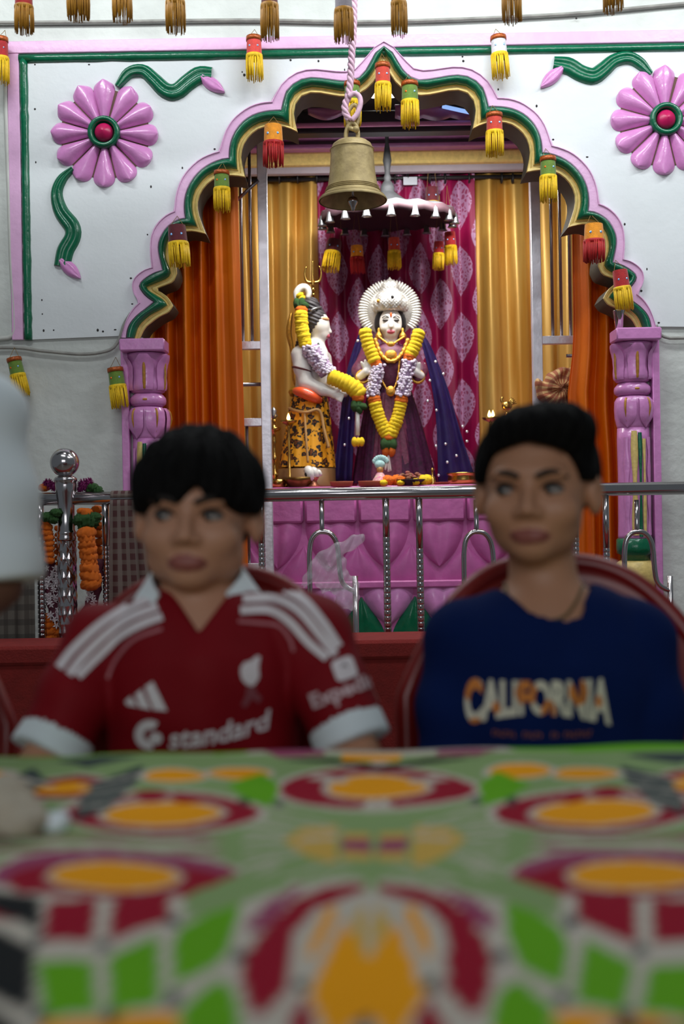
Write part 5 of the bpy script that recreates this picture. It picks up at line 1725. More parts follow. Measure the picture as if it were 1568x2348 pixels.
# side flowers, near row
oval(MV, 262, 2010, 285, 62, 40); oval(CR, 262, 2016, 250, 42, 62); oval(CRM, 262, 2010, 160, 40, 42); oval(OR, 262, 2010, 144, 35, 36)
poly_print(CRM, [(-60,2040),(60,2070),(90,2160),(240,2172),(390,2110),(470,2050),(420,2052),(262,2066)])
poly_print(CR, [(116,2076),(216,2070),(206,2152),(104,2146)])
poly_print(CR, [(266,2070),(384,2054),(376,2106),(256,2152)])
poly_print(CR, [(420,2046),(540,1990),(520,2030),(430,2080)])
poly_print(CR, [(-60,2070),(70,2078),(60,2110),(-60,2100)])
poly_print(BK, [(-60,2036),(84,2062),(82,2122),(-60,2070)])
poly_print(BK, [(-80,2100),(70,2176),(64,2304),(-80,2250)])
poly_print(BK, [(-80,2290),(40,2348),(40,2460),(-80,2460)])
poly_print(GN, [(92,2206),(206,2212),(216,2312),(106,2318)])
poly_print(GN, [(254,2204),(356,2156),(362,2292),(260,2312)])
poly_print(OR, [(110,2338),(390,2330),(400,2420),(110,2430)])
poly_print(GN, [(404,2168),(418,2132),(516,2072),(542,2076),(526,2150),(500,2206),(406,2252)])
poly_print(GN, [(418,2320),(500,2254),(534,2282),(552,2400),(432,2420)])
poly_print(PG, [(430,2050),(560,2000),(700,2020),(560,2062),(420,2110)])
# near flower
poly_print(CRM, [(838,2014),(660,2030),(545,2110),(530,2260),(600,2460),(850,2460)])
poly_print(MV, [(566,2112),(622,2060),(694,2034),(642,2084),(592,2134)])
poly_print(CR, [(838,2028),(748,2034),(680,2058),(620,2108),(572,2178),(556,2250),(572,2322),(602,2324),(664,2262),(660,2210),(676,2134),(720,2082),(838,2044)])
poly_print(CR, [(660,2348),(696,2290),(716,2330),(730,2460),(660,2460)])
poly_print(OR, [(756,2080),(736,2108),(706,2178),(714,2192),(744,2150),(770,2092)])
poly_print(OR, [(838,2206),(790,2132),(716,2274),(752,2348),(790,2360),(810,2330),(838,2306)])
poly_print(YO_, [(838,2080),(822,2090),(806,2130),(838,2190)])
poly_print(GN, [(-300,2000),(-120,2000),(-110,2060),(-300,2060)]); poly_print(CR, [(-320,1900),(-80,1900),(-90,1980),(-320,1980)])
for (x, y) in [(86,2150),(236,2172),(398,2112),(545,2192),(694,2254),(396,2292),(252,2330),(90,2322),(838,2340),(560,1838),(640,1840)]:
    s = (y-1174)/1000
    oval(TL, x, y, 17*s, 15*s, 15*s, x < 830, 12)
nx, ny = 400, 226
gx, gy = np.linspace(TX0, TX1, nx), np.linspace(TY0, TY1, ny)
GX, GY = np.meshgrid(gx, gy, indexing='ij')
PX, PY = GX.ravel(), GY.ravel()
colr = np.tile(np.array(lin(CRM)[:3]), (nx*ny, 1))
rowi = np.floor((PY+2)/.062); coli = np.floor((PX+2)/.070 + .5*(rowi % 2))
base = ((coli*3 + rowi*2 + np.floor(coli/3)) % 4).astype(int)
edge = (np.abs(((PX+2)/.070 + .5*(rowi % 2)) % 1 - .5) < .39) & (np.abs(((PY+2)/.062) % 1 - .5) < .37)
outside = (PY < .60) | (np.abs(PX) > .36*PY/1.05 + .02)
for kk_, c in enumerate((GN, CR, OR, PG)):
    colr[(base == kk_) & edge & outside] = lin(c)[:3]
colr[(~outside)] = lin(CRM)[:3]
# beyond the flowers in view the print repeats as its own mirror image
ax_x = ax0[0] + (PY-ax0[1])*axd[0]/axd[1]
half = .33
ph_ = (PX-ax_x+half) % (4*half)
PXo, PYo = PX, PY
PX = ax_x + np.where(ph_ < 2*half, ph_-half, 3*half-ph_)
PY = np.where(PY < .60, 1.2-PY, PY)
for (c, P) in PRINT:
    lo, hi = P.min(0), P.max(0)
    idx = np.where((PX >= lo[0]) & (PX <= hi[0]) & (PY >= lo[1]) & (PY <= hi[1]))[0]
    if not len(idx): continue
    x, y = PX[idx], PY[idx]
    ins = np.zeros(len(idx), bool)
    n = len(P)
    for i in range(n):
        x1, y1 = P[i]; x2, y2 = P[(i+1) % n]
        if abs(y2-y1) < 1e-12: continue
        cnd = ((y1 > y) != (y2 > y)) & (x < (x2-x1)*(y-y1)/(y2-y1) + x1)
        ins ^= cnd
    colr[idx[ins]] = lin(c)[:3]
PX, PY = PXo, PYo
mb = MB()
zz = ZT + .0012*np.sin(PX*31+PY*17) + .0009*np.sin(PX*13-PY*41)
V = [(x, y, z) for x, y, z in zip(PX, PY, zz)]
F = []
for i in range(nx-1):
    for j in range(ny-1):
        a = i*ny+j
        F.append((a, a+ny, a+ny+1, a+1))
mb.add(V, F)
C4 = np.concatenate([colr, np.ones((len(colr), 1))], 1)
# hanging sides, folded
bord = [(i, 0) for i in range(nx)] + [(nx-1, j) for j in range(1, ny)] + [(i, ny-1) for i in range(nx-2, -1, -1)] + [(0, j) for j in range(ny-2, 0, -1)]
bi = [i*ny+j for i, j in bord]
ring0 = bi
extra = []
cx_, cy_ = (TX0+TX1)/2, (TY0+TY1)/2
for kdrop in range(1, 5):
    ids = []
    for q, b0 in enumerate(bi):
        x, y, z = V[b0]
        i, j = bord[q]
        ox = (-1 if i == 0 else 1 if i == nx-1 else 0); oy = (-1 if j == 0 else 1 if j == ny-1 else 0)
        f = .006 + .010*kdrop/4*(1+math.sin(q*.18))
        drop = (.004, .05, .12, .20)[kdrop-1]
        ids.append(len(V)+len(extra)); extra.append((x+ox*f, y+oy*f, z-drop))
    for q in range(len(bi)):
        q2 = (q+1) % len(bi)
        mb.f.append((ring0[q], ids[q], ids[q2], ring0[q2])); mb.m.append(0)
    ring0 = ids
mb.v += extra
cc = np.concatenate([C4] + [C4[bi]]*4)
m, nt, b = nodes_of('printed_cotton', .75)
at = nt.nodes.new('ShaderNodeAttribute'); at.attribute_name = 'print'
nt.links.new(at.outputs['Color'], b.inputs['Base Color'])
b.inputs['Specular IOR Level'].default_value = .12
tcl = obj('tablecloth', mb, m)
ca = tcl.data.attributes.new('print', 'FLOAT_COLOR', 'POINT')
ca.data.foreach_set('color', cc.ravel())
tag(tcl, 'tablecloth printed with crimson, green and orange flowers covering the foreground', 'tablecloth')
# small things at the left end of the table
nc = T(28, 1900)
def f_nap(P):
    q = P - np.array([nc[0], nc[1], ZT])
    d = d_ell(P, (nc[0]-.01, nc[1], ZT+.022), (.030, .045, .026))
    d = sm_min(d, d_ell(P, (nc[0]+.015, nc[1]-.02, ZT+.014), (.022, .03, .016)), .012)
    d = d + .003*np.sin(q[:, 0]*190)*np.sin(q[:, 1]*160+q[:, 2]*120)
    return np.maximum(d, ZT+.001-P[:, 2])
nap = soft('paper_napkin', f_nap, (nc[0]-.07, nc[1]-.07, ZT-.01), (nc[0]+.07, nc[1]+.07, ZT+.07), .003, mat('beige_paper', (176, 166, 148), .8))
tag(nap, 'crumpled beige paper on the left end of the table', 'paper')
cp = T(128, 1905)
cap_ = obj('bottle_cap', MB().lathe([(.011, 0), (.0125, .001), (.0125, .010), (.0115, .013), (.004, .0135)], (cp[0], cp[1], ZT+.002), 24), mat('white_plastic', (224, 234, 240), .4))
tag(cap_, 'small white cap lying on the left of the tablecloth', 'cap')

# ------------------------------------------------------------------ red plastic chairs
M_chair = mat('maroon_plastic', (124, 22, 18), .34, var=.08, scale=8, spec=.5)
def chair(px, label, ytop=1302, Y=1.74):
    c = W(px, 1600, Y)
    t = thing('plastic_chair', label, 'chair', (c.x, Y-.2, 0), 'red plastic chairs behind the table')
    zt_ = W(784, ytop, Y).z
    zs = .42
    hw = .245
    def P(u, v):
        top = zt_ - (abs(u)**2.8)*.20
        z = zs-.02 + (top-zs+.02)*v
        w = hw*(.86+.14*min(1, v*2))
        return Vector((c.x + w*u, Y + .03*v - .085*u*u + (1-v)*-.03, z))
    G = [[P(u, v) for v in np.linspace(0, 1, 22)] for u in np.linspace(-1, 1, 33)]
    back = obj('backrest', MB().sheet(G, .010), M_chair, t)
    rimp = [P(-1, v) for v in np.linspace(0, 1, 14)] + [P(u, 1) for u in np.linspace(-1, 1, 40)][1:-1] + [P(1, v) for v in np.linspace(1, 0, 14)]
    obj('rim', MB().tube(rimp, .016, 10), M_chair, back)
    G = []
    for u in np.linspace(-1, 1, 21):
        G.append([(c.x + .225*u*(1-.06*v), Y-.06-.42*v, zs - .012*(1-u*u)*math.sin(math.pi*v) - .03*max(0, v-.85)/.15) for v in np.linspace(0, 1, 19)])
    obj('seat', MB().sheet(G, .012), M_chair, t)
    for sx in (-1, 1):
        obj('leg', MB().tube([(c.x+sx*.20, Y-.42, zs), (c.x+sx*.225, Y-.44, 0)], [.024, .018], 8), M_chair, t)
        obj('leg', MB().tube([(c.x+sx*.20, Y-.06, zs), (c.x+sx*.225, Y+.0, 0)], [.024, .018], 8), M_chair, t)
    return t
chair(492, 'red plastic chair of the boy in the red football shirt', 1312)
chair(1278, 'red plastic chair of the boy in the blue sweatshirt', 1300)
chair(-312, 'red plastic chair at the left edge, beside the white sleeve', 1350)
# ------------------------------------------------------------------ people
M_skin = mat('warm_brown_skin', (184, 134, 106), .52, var=.05, scale=12, sss=.12)
M_skin2 = mat('brown_skin', (178, 128, 98), .52, var=.05, scale=12, sss=.12)
M_skin3 = mat('dark_brown_skin', (104, 68, 50), .55, var=.05, scale=12, sss=.1)
M_mouth = mat('lip_skin', (140, 78, 70), .45, var=.05)
M_hair = mat('black_hair', (7, 6, 6), .75, spec=.12, var=.3, scale=60, bump=.3, bscale=160)
M_eyew = mat('eye_white', (132, 126, 122), .25, var=0)
M_iris = mat('dark_iris', (26, 16, 12), .15, var=0)
M_brow = mat('eyebrow_hair', (30, 22, 18), .8, var=0)
M_red = mat('red_jersey', (120, 1, 16), .7, var=.08, scale=9, spec=.2, bump=.12, bscale=180)
M_navy = mat('navy_fleece', (8, 28, 76), .9, var=.12, scale=9, spec=.1, bump=.2, bscale=200)
M_cotton = mat('white_cotton', (216, 226, 230), .75, var=.03, scale=6, sheen=.2)
M_printw = mat('white_shirt_print', (214, 206, 210), .6, var=.03)
M_trouser = mat('dark_trousers', (34, 36, 46), .85)

def frame_of(yaw, tilt, nod):
    return np.array((Matrix.Rotation(yaw, 3, 'Z') @ Matrix.Rotation(tilt, 3, 'Y') @ Matrix.Rotation(nod, 3, 'X')))

def head_sdf(p, jaw=1.0):
    """p: points in the frame of the head (x right of the viewer, -y the way the face looks, z up), eyes at z=0.004"""
    d = d_ell(p, (0, .014, .030), (.074, .090, .080))
    d = sm_min(d, d_ell(p, (0, -.020, -.030), (.064, .064, .064)), .020)
    d = sm_min(d, d_ell(p, (0, -.058, -.074), (.024, .020, .017)), .020)
    d = sm_min(d, d_ell(p, (0, -.070, .026), (.050, .014, .012)), .016)
    for s in (-1, 1):
        d = sm_min(d, d_ell(p, (s*.038*jaw, -.010, -.055), (.024*jaw, .034, .024*jaw)), .020)
        d = sm_min(d, d_ell(p, (s*.038, -.055, -.024), (.024, .022, .020)), .016)
        d = sm_max(d, -d_ell(p, (s*.031, -.092, .003), (.017, .020, .010)), .010)
    d = sm_min(d, d_cap(p, (0, -.078, .010), (0, -.095, -.021), .0065, .0098), .010)
    for s in (-1, 1):
        d = sm_min(d, d_ell(p, (s*.0115, -.085, -.026), (.0085, .010, .0075)), .006)
        d = sm_max(d, -d_ell(p, (s*.007, -.092, -.034), (.004, .006, .004)), .003)
    d = sm_min(d, d_ell(p, (0, -.080, -.0525), (.025, .0085, .0042)), .005)
    d = sm_min(d, d_ell(p, (0, -.0785, -.0605), (.021, .0085, .0050)), .005)
    d = sm_max(d, -d_cap(p, (-.022, -.087, -.0565), (.022, -.087, -.0565), .0016), .002)
    for s in (-1, 1):
        e = d_ell(p, (s*.079, .014, -.004), (.012, .020, .029))
        e = sm_max(e, -d_ell(p, (s*.091, .003, -.002), (.009, .010, .016)), .006)
        d = sm_min(d, e, .008)
    return d

def hand_sdf(P, wrist, dirv, up, side):
    """a relaxed hand: palm and five bent fingers"""
    w = np.array(wrist, float); f = np.array(dirv, float); f /= np.linalg.norm(f)
    u = np.array(up, float); u -= f*(u @ f); u /= np.linalg.norm(u)
    s = np.cross(f, u)*side
    pt = lambda a, b, c: w + f*a + s*b + u*c
    full = np.full(len(P), .3)
    near = np.abs(P[:, 0]-w[0]) + np.abs(P[:, 1]-w[1]) + np.abs(P[:, 2]-w[2]) < .30
    if not near.any(): return full
    P = np.asfortranarray(P[near])
    d = d_cap(P, pt(0, 0, 0), pt(.05, 0, .003), .022, .026)
    d = sm_min(d, d_cap(P, pt(.045, -.018, .004), pt(.05, .018, .004), .014), .012)
    for i, (b, L) in enumerate(((-.026, .058), (-.009, .068), (.009, .064), (.025, .050))):
        k0, k1, k2, k3 = pt(.055, b, .004), pt(.055+L*.45, b*1.1, .006), pt(.055+L*.78, b*1.12, -.006), pt(.055+L*.95, b*1.12, -.022)
        d = sm_min(d, d_chain(P, [(k0, .0095), (k1, .0088), (k2, .0082), (k3, .0072)], .004), .004)
    d = sm_min(d, d_chain(P, [(pt(.012, -.024, -.002), .011), (pt(.035, -.044, -.010), .0098), (pt(.058, -.048, -.020), .0082)], .005), .006)
    full[near] = d
    return full

def build_person(label, hc, s, yaw, tilt, nod, J, skin, shirt_m, shirt_fn, hair_fn, gaze, trouser=M_trouser, jaw=1.0, h=.0042, sleeve_end=None):
    """J: joints in metres; the body is one surface, hair and clothes are its children"""
    Rm = frame_of(yaw, tilt, nod)
    hc = np.array(hc)
    def loc(P): return np.asfortranarray(((P - hc) @ Rm)/s)
    def wld(p): return hc + s*(Rm @ np.array(p))
    nb = np.array(J['neck'])
    def body(P):
        d = np.full(len(P), .5)
        near = np.linalg.norm(P-hc, axis=1) < .24
        q = loc(P[near])
        e = head_sdf(q, jaw)*s
        d[near] = e
        d = sm_min(d, d_cap(P, wld((0, .024, -.05)), nb, .044*s, .050*s), .018)
        ch = np.array(J['chest']); hp = np.array(J['hip'])
        d = sm_min(d, d_ell(P, ch, J['chest_r']), .03)
        d = sm_min(d, d_cap(P, nb-[0, 0, .03], ch, .055, .09), .03)
        d = sm_min(d, d_ell(P, (ch+hp)/2, (J['chest_r'][0]*.84, J['chest_r'][1]*.9, .16)), .04)
        d = sm_min(d, d_ell(P, hp, (.135, .10, .09)), .03)
        for S_ in ('L', 'R'):
            sh, el, wr = (np.array(J[k+S_]) for k in ('sh', 'el', 'wr'))
            d = sm_min(d, d_cap(P, nb-[0, -.005, .012], sh, .034, .044), .03)
            d = sm_min(d, d_chain(P, [(sh, .044), ((sh+el)/2, .038), (el, .032)], .01), .02)
            d = sm_min(d, d_chain(P, [(el, .031), (el*.6+wr*.4, .032), (wr, .021)], .01), .01)
            sd = 1 if S_ == 'L' else -1
            d = sm_min(d, hand_sdf(P, wr, J['hd'+S_], (0, 0, 1), -sd), .012)
            kn, ft = (np.array(J[k+S_]) for k in ('kn', 'ft'))
            hj = hp + np.array([-sd*.075, -.03, -.02])
            d = sm_min(d, d_chain(P, [(hj, .070), ((hj+kn)/2, .062), (kn, .048)], .02), .03)
            d = sm_min(d, d_chain(P, [(kn, .046), (kn*.65+ft*.35, .045), (ft+[0, 0, .03], .030)], .01), .02)
            d = sm_min(d, d_cap(P, ft+[0, .02, .0], ft+[0, -.12, -.012], .030, .022), .02)
        return d
    xs = [J[k][0] for k in J if len(J[k]) == 3 and k[:2] in ('sh', 'el', 'wr', 'kn', 'ft')]
    lo = (min(xs)-.13, min(J['knL'][1], J['ftL'][1], J['wrL'][1])-.19, 0.0)
    hi = (max(xs)+.13, hc[1]+.22, hc[2]+.16)
    def pick(V):
        q = loc(V)
        lips = ((q[:, 0]/.0260)**2 + ((q[:, 2]+.0565)/.0098)**2 < 1) & (q[:, 1] < -.070)
        return lips.astype(int)
    o = soft('person', body, lo, hi, h, [skin, M_mouth], None, pick)
    tag(o, label, 'person', 'people sitting behind the table')
    # hair
    def fh(P):
        q = loc(P); return hair_fn(q)*s
    hb = hc + np.array((0, .02, .03))
    soft('hair', fh, hb-.17*s, hb+.17*s, .0042, M_hair, o)
    for sd in (-1, 1):
        mb = MB().ball((0, 0, 0), 1.0, 16, 12)
        eye = obj('eye', (np.array([wld((sd*.031+v[0]*.0135, -.0640+v[1]*.0110, .0030+v[2]*.0068)) for v in mb.v]), mb.f), M_eyew, o)
        mb = MB().ball((0, 0, 0), 1.0, 12, 10)
        obj('iris', (np.array([wld((sd*.031+gaze*.0045+v[0]*.0068, -.0722+abs(gaze)*.001+v[1]*.0036, .0036+v[2]*.0068)) for v in mb.v]), mb.f), M_iris, eye)
        mb = MB().tube(catmull([(sd*.016, -.0760, .0050), (sd*.024, -.0785, .0110), (sd*.036, -.0755, .0115), (sd*.0455, -.066, .0055)], 14), [.0012+.0014*math.sin(math.pi*i/13) for i in range(14)], 7)
        obj('eyelash', (np.array([wld(v) for v in mb.v]), mb.f), M_brow, o)
        mb = MB().tube(catmull([(sd*.011, -.0875, .0215), (sd*.024, -.0870, .0270), (sd*.038, -.0775, .0275), (sd*.050, -.064, .0200)], 16), [.0016+.0022*math.sin(math.pi*min(1, .25+i/18)) for i in range(16)], 8)
        obj('eyebrow', (np.array([wld(v) for v in mb.v]), mb.f), M_brow, o)
    # trousers: a looser skin over hips and legs
    def ft_(P):
        hp = np.array(J['hip'])
        d = d_ell(P, hp, (.152, .115, .10))
        for S_ in ('L', 'R'):
            sd = 1 if S_ == 'L' else -1
            kn, ft = (np.array(J[k+S_]) for k in ('kn', 'ft'))
            hj = hp + np.array([-sd*.075, -.03, -.02])
            d = sm_min(d, d_chain(P, [(hj, .082), ((hj+kn)/2, .074), (kn, .060)], .02), .03)
            d = sm_min(d, d_chain(P, [(kn, .060), (kn*.6+ft*.4, .058), (ft+[0, 0, .07], .048)], .01), .02)
        d = d + .003*np.sin(P[:, 2]*60+P[:, 1]*40)
        return np.maximum(d, -(P[:, 2]-.075))
    soft('trousers', ft_, lo, (hi[0], hi[1], J['hip'][2]+.14), .008, trouser, o)
    # shirt
    lo2 = (min(xs)-.12, min(J['shL'][1], J['elL'][1], J['wrL'][1])-.14, J['hip'][2]-.10)
    hi2 = (max(xs)+.12, J['neck'][1]+.17, J['neck'][2]+.10)
    shirt, spick = shirt_fn(J, nb, wld)
    so = soft('shirt', shirt, lo2, hi2, .0045, shirt_m, o, spick)
    return o, so, wld

def torso_cloth(P, J, nb, grow=.012):
    ch = np.array(J['chest']); hp = np.array(J['hip']); cr_ = np.array(J['chest_r'])
    d = d_ell(P, ch, cr_+grow)
    d = sm_min(d, d_ell(P, (ch+hp)/2, (cr_[0]*.88+grow, cr_[1]*.95+grow, .17)), .05)
    d = sm_min(d, d_ell(P, hp+[0, -.005, .02], (.142+grow, .108+grow, .085)), .04)
    d = sm_min(d, d_cap(P, nb-[0, -.01, .045], ch, .055+grow, .09+grow), .04)
    return d

# prints lie on the cloth: points aimed at the shirt are moved onto its surface
def bvh_of(o):
    me = o.data
    off = ORG[o.name]
    return BVHTree.FromPolygons([v.co + off for v in me.vertices], [tuple(p.vertices) for p in me.polygons])
CAM = Vector((0, 0, ZC))
def onto(px, py, bvh, lift=.0016):
    d = (W(px, py, 1.0) - CAM).normalized()
    loc, nor, idx, dist = bvh.ray_cast(CAM, d)
    if loc is None: return None
    if nor.dot(d) > 0: nor = -nor
    return loc + nor*lift
def print_mesh(name, verts2, faces, bvh, material, parent, pick=None, lift=.0016):
    pts = [onto(x, y, bvh, lift) for x, y in verts2]
    mb = MB()
    keep = {}
    med = [p.y for p in pts if p is not None]
    if not med: return None
    yc = sorted(med)[len(med)//2]
    for i, p in enumerate(pts):
        if p is not None and abs(p.y-yc) < .16:
            keep[i] = len(mb.v); mb.v.append(tuple(p))
    for f in faces:
        if all(i in keep for i in f):
            mb.f.append(tuple(keep[i] for i in f))
            cx = sum(verts2[i][0] for i in f)/len(f); cy = sum(verts2[i][1] for i in f)/len(f)
            mb.m.append(pick(cx, cy) if pick else 0)
    if not mb.f: return None
    return obj(name, mb, material, parent)
def fine(polys, maxlen=7.0):
    """splits flat polygons (lists of (x,y)) into small triangles"""
    bm = bmesh.new()
    for P in polys:
        vs = [bm.verts.new((x, y, 0)) for x, y in P]
        try: bm.faces.new(vs)
        except ValueError: pass
    return fine_bm(bm, maxlen)
def fine_bm(bm, maxlen):
    bmesh.ops.triangulate(bm, faces=bm.faces[:])
    for it in range(6):
        es = [e for e in bm.edges if e.calc_length() > maxlen]
        if not es: break
        bmesh.ops.subdivide_edges(bm, edges=es, cuts=1, use_grid_fill=False)
        bmesh.ops.triangulate(bm, faces=bm.faces[:])
    bm.verts.index_update()
    V = [(v.co.x, v.co.y) for v in bm.verts]; F = [tuple(v.index for v in f.verts) for f in bm.faces]
    bm.free()
    return V, F
def strip(pts, w, n=40):
    P = catmull([Vector((x, y, 0)) for x, y in pts], n)
    V, F = [], []
    for i, p in enumerate(P):
        a, b = P[max(i-1, 0)], P[min(i+1, n-1)]
        d = (b-a).normalized(); nn = Vector((-d.y, d.x, 0))
        for t in (-.5, -.17, .17, .5):
            q = p + nn*(w*t); V.append((q.x, q.y))
    for i in range(n-1):
        for k in range(3):
            F.append((i*4+k, i*4+4+k, i*4+5+k, i*4+1+k))
    return V, F
def text_mesh(s, bold=0.0, maxlen=.06):
    """letter shapes in a box: x 0..1, y 0..1 (1 is the top)"""
    cu = bpy.data.curves.new('lettering', 'FONT')
    cu.body = s; cu.offset = bold; cu.resolution_u = 4
    to = bpy.data.objects.new('lettering', cu); COL.objects.link(to)
    bpy.context.view_layer.update()
    me = bpy.data.meshes.new_from_object(to.evaluated_get(bpy.context.evaluated_depsgraph_get()))
    bm = bmesh.new(); bm.from_mesh(me)
    bpy.data.objects.remove(to); bpy.data.curves.remove(cu); bpy.data.meshes.remove(me)
    V, F = fine_bm(bm, maxlen)
    V = np.array(V); lo, hi = V.min(0), V.max(0)
    return (V-lo)/(hi-lo), F

# ------------------------------------------------------------------ boy in the red football shirt
def hair_bowl(q):
    d = d_ell(q, (0, .014, .036), (.092, .106, .094))
    d = d + .0026*np.sin(26*np.arctan2(q[:, 0], q[:, 1]+.02) + 40*q[:, 2]) + .0018*np.sin(q[:, 0]*210+q[:, 2]*60)
    front = np.clip((-.035 - q[:, 1])/.03, 0, 1)
    back = np.clip((q[:, 1]-.025)/.03, 0, 1)
    cut = .006 + front*(.018 + .005*np.sin(q[:, 0]*75+.6) + .003*np.sin(q[:, 0]*190) + .012*np.exp(-((q[:, 0]-.014)/.010)**2)) - back*.065
    return sm_max(d, cut - q[:, 2], .006)
pL = {'neck': W(455, 1392, 1.565), 'chest': W(462, 1560, 1.55), 'chest_r': (.138, .088, .135), 'hip': (W(462, 1700, 1.55).x, 1.56, .53),
      'shL': W(238, 1482, 1.55), 'elL': W(96, 1760, 1.47), 'wrL': (W(300, 1800, 1.36).x, 1.30, .655), 'hdL': (.25, -.9, -.25),
      'shR': W(705, 1452, 1.55), 'elR': W(822, 1742, 1.47), 'wrR': (W(640, 1800, 1.36).x, 1.30, .655), 'hdR': (-.25, -.9, -.25),
      'knL': (W(462, 1700, 1.55).x-.11, 1.17, .49), 'ftL': (W(462, 1700, 1.55).x-.11, 1.16, .035),
      'knR': (W(462, 1700, 1.55).x+.11, 1.17, .49), 'ftR': (W(462, 1700, 1.55).x+.11, 1.16, .035)}
pL = {k: tuple(v) for k, v in pL.items()}
def jersey(J, nb, wld):
    def cut_sleeve(P, sh, el, t_end):
        ab = el-sh
        return ((P-sh) @ ab)/(ab @ ab) - t_end
    def fn(P):
        d = torso_cloth(P, J, nb)
        for S_ in ('L', 'R'):
            sh, el = np.array(J['sh'+S_]), np.array(J['el'+S_])
            end = sh + (el-sh)*.92
            sl = d_chain(P, [(sh, .056), (sh*.5+end*.5, .056), (end, .054)], .01)
            L = np.linalg.norm(el-sh)
            sl = sm_max(sl, cut_sleeve(P, sh, el, .90)*L, .004)
            sl = sm_min(sl, d_cap(P, nb-[0, -.01, .03], sh, .046, .052), .025)
            d = sm_min(d, sl, .009)
        d = d + .0040*np.sin(P[:, 0]*44 + P[:, 2]*26) * np.sin(P[:, 2]*30 - P[:, 0]*22)
        neck = d_cap(P, nb-[0, -.002, .02], wld((0, .02, -.05)), .056, .056)
        d = sm_max(d, -neck, .006)
        # open v at the front
        zv = W(455, 1452, 1.47).z
        xv = W(455, 1452, 1.47).x
        v = np.maximum(np.abs(P[:, 0]-xv) - np.maximum(P[:, 2]-zv, 0)*.75, zv-P[:, 2])
        v = np.maximum(v, P[:, 1]-1.54)
        return sm_max(d, -v, .004)
    def pk(V):
        idx = np.zeros(len(V), int)
        for S_ in ('L', 'R'):
            sh, el = np.array(J['sh'+S_]), np.array(J['el'+S_])
            t = cut_sleeve(V, sh, el, 0)
            near = d_cap(V, sh, el, .075) < 0
            idx[(t > .74) & near] = 1
        return idx
    return fn, pk
hcL = W(452, 1190, 1.545)
boy, shirt, wld = build_person('boy in a red football shirt with white shoulder stripes', hcL, 1.04, math.radians(-2), math.radians(1.5), 0.0, pL, M_skin, [M_red, M_cotton], jersey, hair_bowl, -1)
# white collar
nbv = Vector(pL['neck'])
G = []
for i in range(33):
    a = math.radians(-134 + 268*i/32)             # 0 is the back of the neck
    row = []
    for v in np.linspace(0, 1, 7):
        droop = abs(a)/2.65
        rr = .0590 + .030*v
        z = nbv.z + .064 - .036*droop**2 - .046*v - .022*(droop**4)
        row.append((nbv.x + rr*math.sin(a)*1.06, nbv.y - .006 + rr*math.cos(a)*1.0 - .014*droop**3, z))
    G.append(row)
obj('collar', MB().sheet(G, .004), M_cotton, boy)
bv = bvh_of(shirt)
for pts, w in [([(352,1368),(290,1396),(228,1434),(170,1488),(136,1532)], 20), ([(362,1392),(300,1416),(246,1452),(192,1504),(158,1548)], 19), ([(372,1414),(320,1434),(272,1462),(222,1508),(178,1552)], 19),
               ([(560,1346),(640,1350),(694,1376),(740,1428),(776,1484)], 20), ([(556,1374),(630,1374),(684,1400),(730,1452),(768,1502)], 19), ([(550,1400),(618,1400),(662,1424),(708,1474),(750,1510)], 19)]:
    V, F = strip(pts, w)
    print_mesh('shoulder_stripe', V, F, bv, M_printw, shirt)
for pts in ([(372,1442),(310,1466),(270,1508),(246,1556)], [(545,1425),(600,1430),(640,1436),(664,1464),(674,1494)]):
    V, F = strip(pts, 8)
    print_mesh('piping', V, F, bv, mat('dull_pink_piping', (168, 96, 104), .6), shirt)
V, F = fine([[(288,1608),(302,1596),(317,1621),(293,1617)]]); print_mesh('logo_bar', V, F, bv, M_printw, shirt)
V, F = fine([[(311,1592),(326,1580),(347,1627),(321,1622)]]); print_mesh('logo_bar', V, F, bv, M_printw, shirt)
V, F = fine([[(333,1575),(351,1562),(384,1630),(353,1627)]]); print_mesh('logo_bar', V, F, bv, M_printw, shirt)
V, F = fine([[(551,1530),(560,1519),(569,1517),(574,1524),(578,1512),(588,1504),(596,1506),(592,1530),(594,1552),(586,1566),(578,1573),(564,1569),(554,1558),(550,1544)]])
print_mesh('crest', V, F, bv, M_printw, shirt)
V, F = fine([[(566,1572),(586,1572),(584,1584),(600,1600),(592,1612),(578,1600),(562,1622),(552,1616),(562,1596)]])
print_mesh('crest_foot', V, F, bv, mat('dull_pink_print', (126, 60, 70), .6), shirt)
# chest sponsor: a round twist sign and the word standard on a rising line
def ringpoly(cx, cy, r0, r1, a0, a1, n=18):
    o_ = [(cx+r1*math.cos(math.radians(a)), cy+r1*math.sin(math.radians(a))) for a in np.linspace(a0, a1, n)]
    i_ = [(cx+r0*math.cos(math.radians(a)), cy+r0*math.sin(math.radians(a))) for a in np.linspace(a1, a0, n)]
    return o_ + i_
V, F = fine([ringpoly(344, 1684, 13, 34, 75, 305)]); print_mesh('sponsor_sign', V, F, bv, M_printw, shirt)
V, F = fine([[(358+15*math.cos(a), 1692+14*math.sin(a)) for a in [2*math.pi*i/16 for i in range(16)]]]); print_mesh('sponsor_sign', V, F, bv, M_printw, shirt)
def place_text(s, fn, bvh, material, parent, bold=.02, name='lettering', pick=None):
    V, F = text_mesh(s, bold)
    V2 = [fn(u, v) for u, v in V]
    return print_mesh(name, V2, F, bvh, material, parent, pick)
def st_fn(u, v):
    x = 388 + 225*u
    base = 1716 - 6*u - 38*u*u
    return (x + 6*v, base - v*(48))
place_text('standard', st_fn, bv, M_printw, shirt, .018)
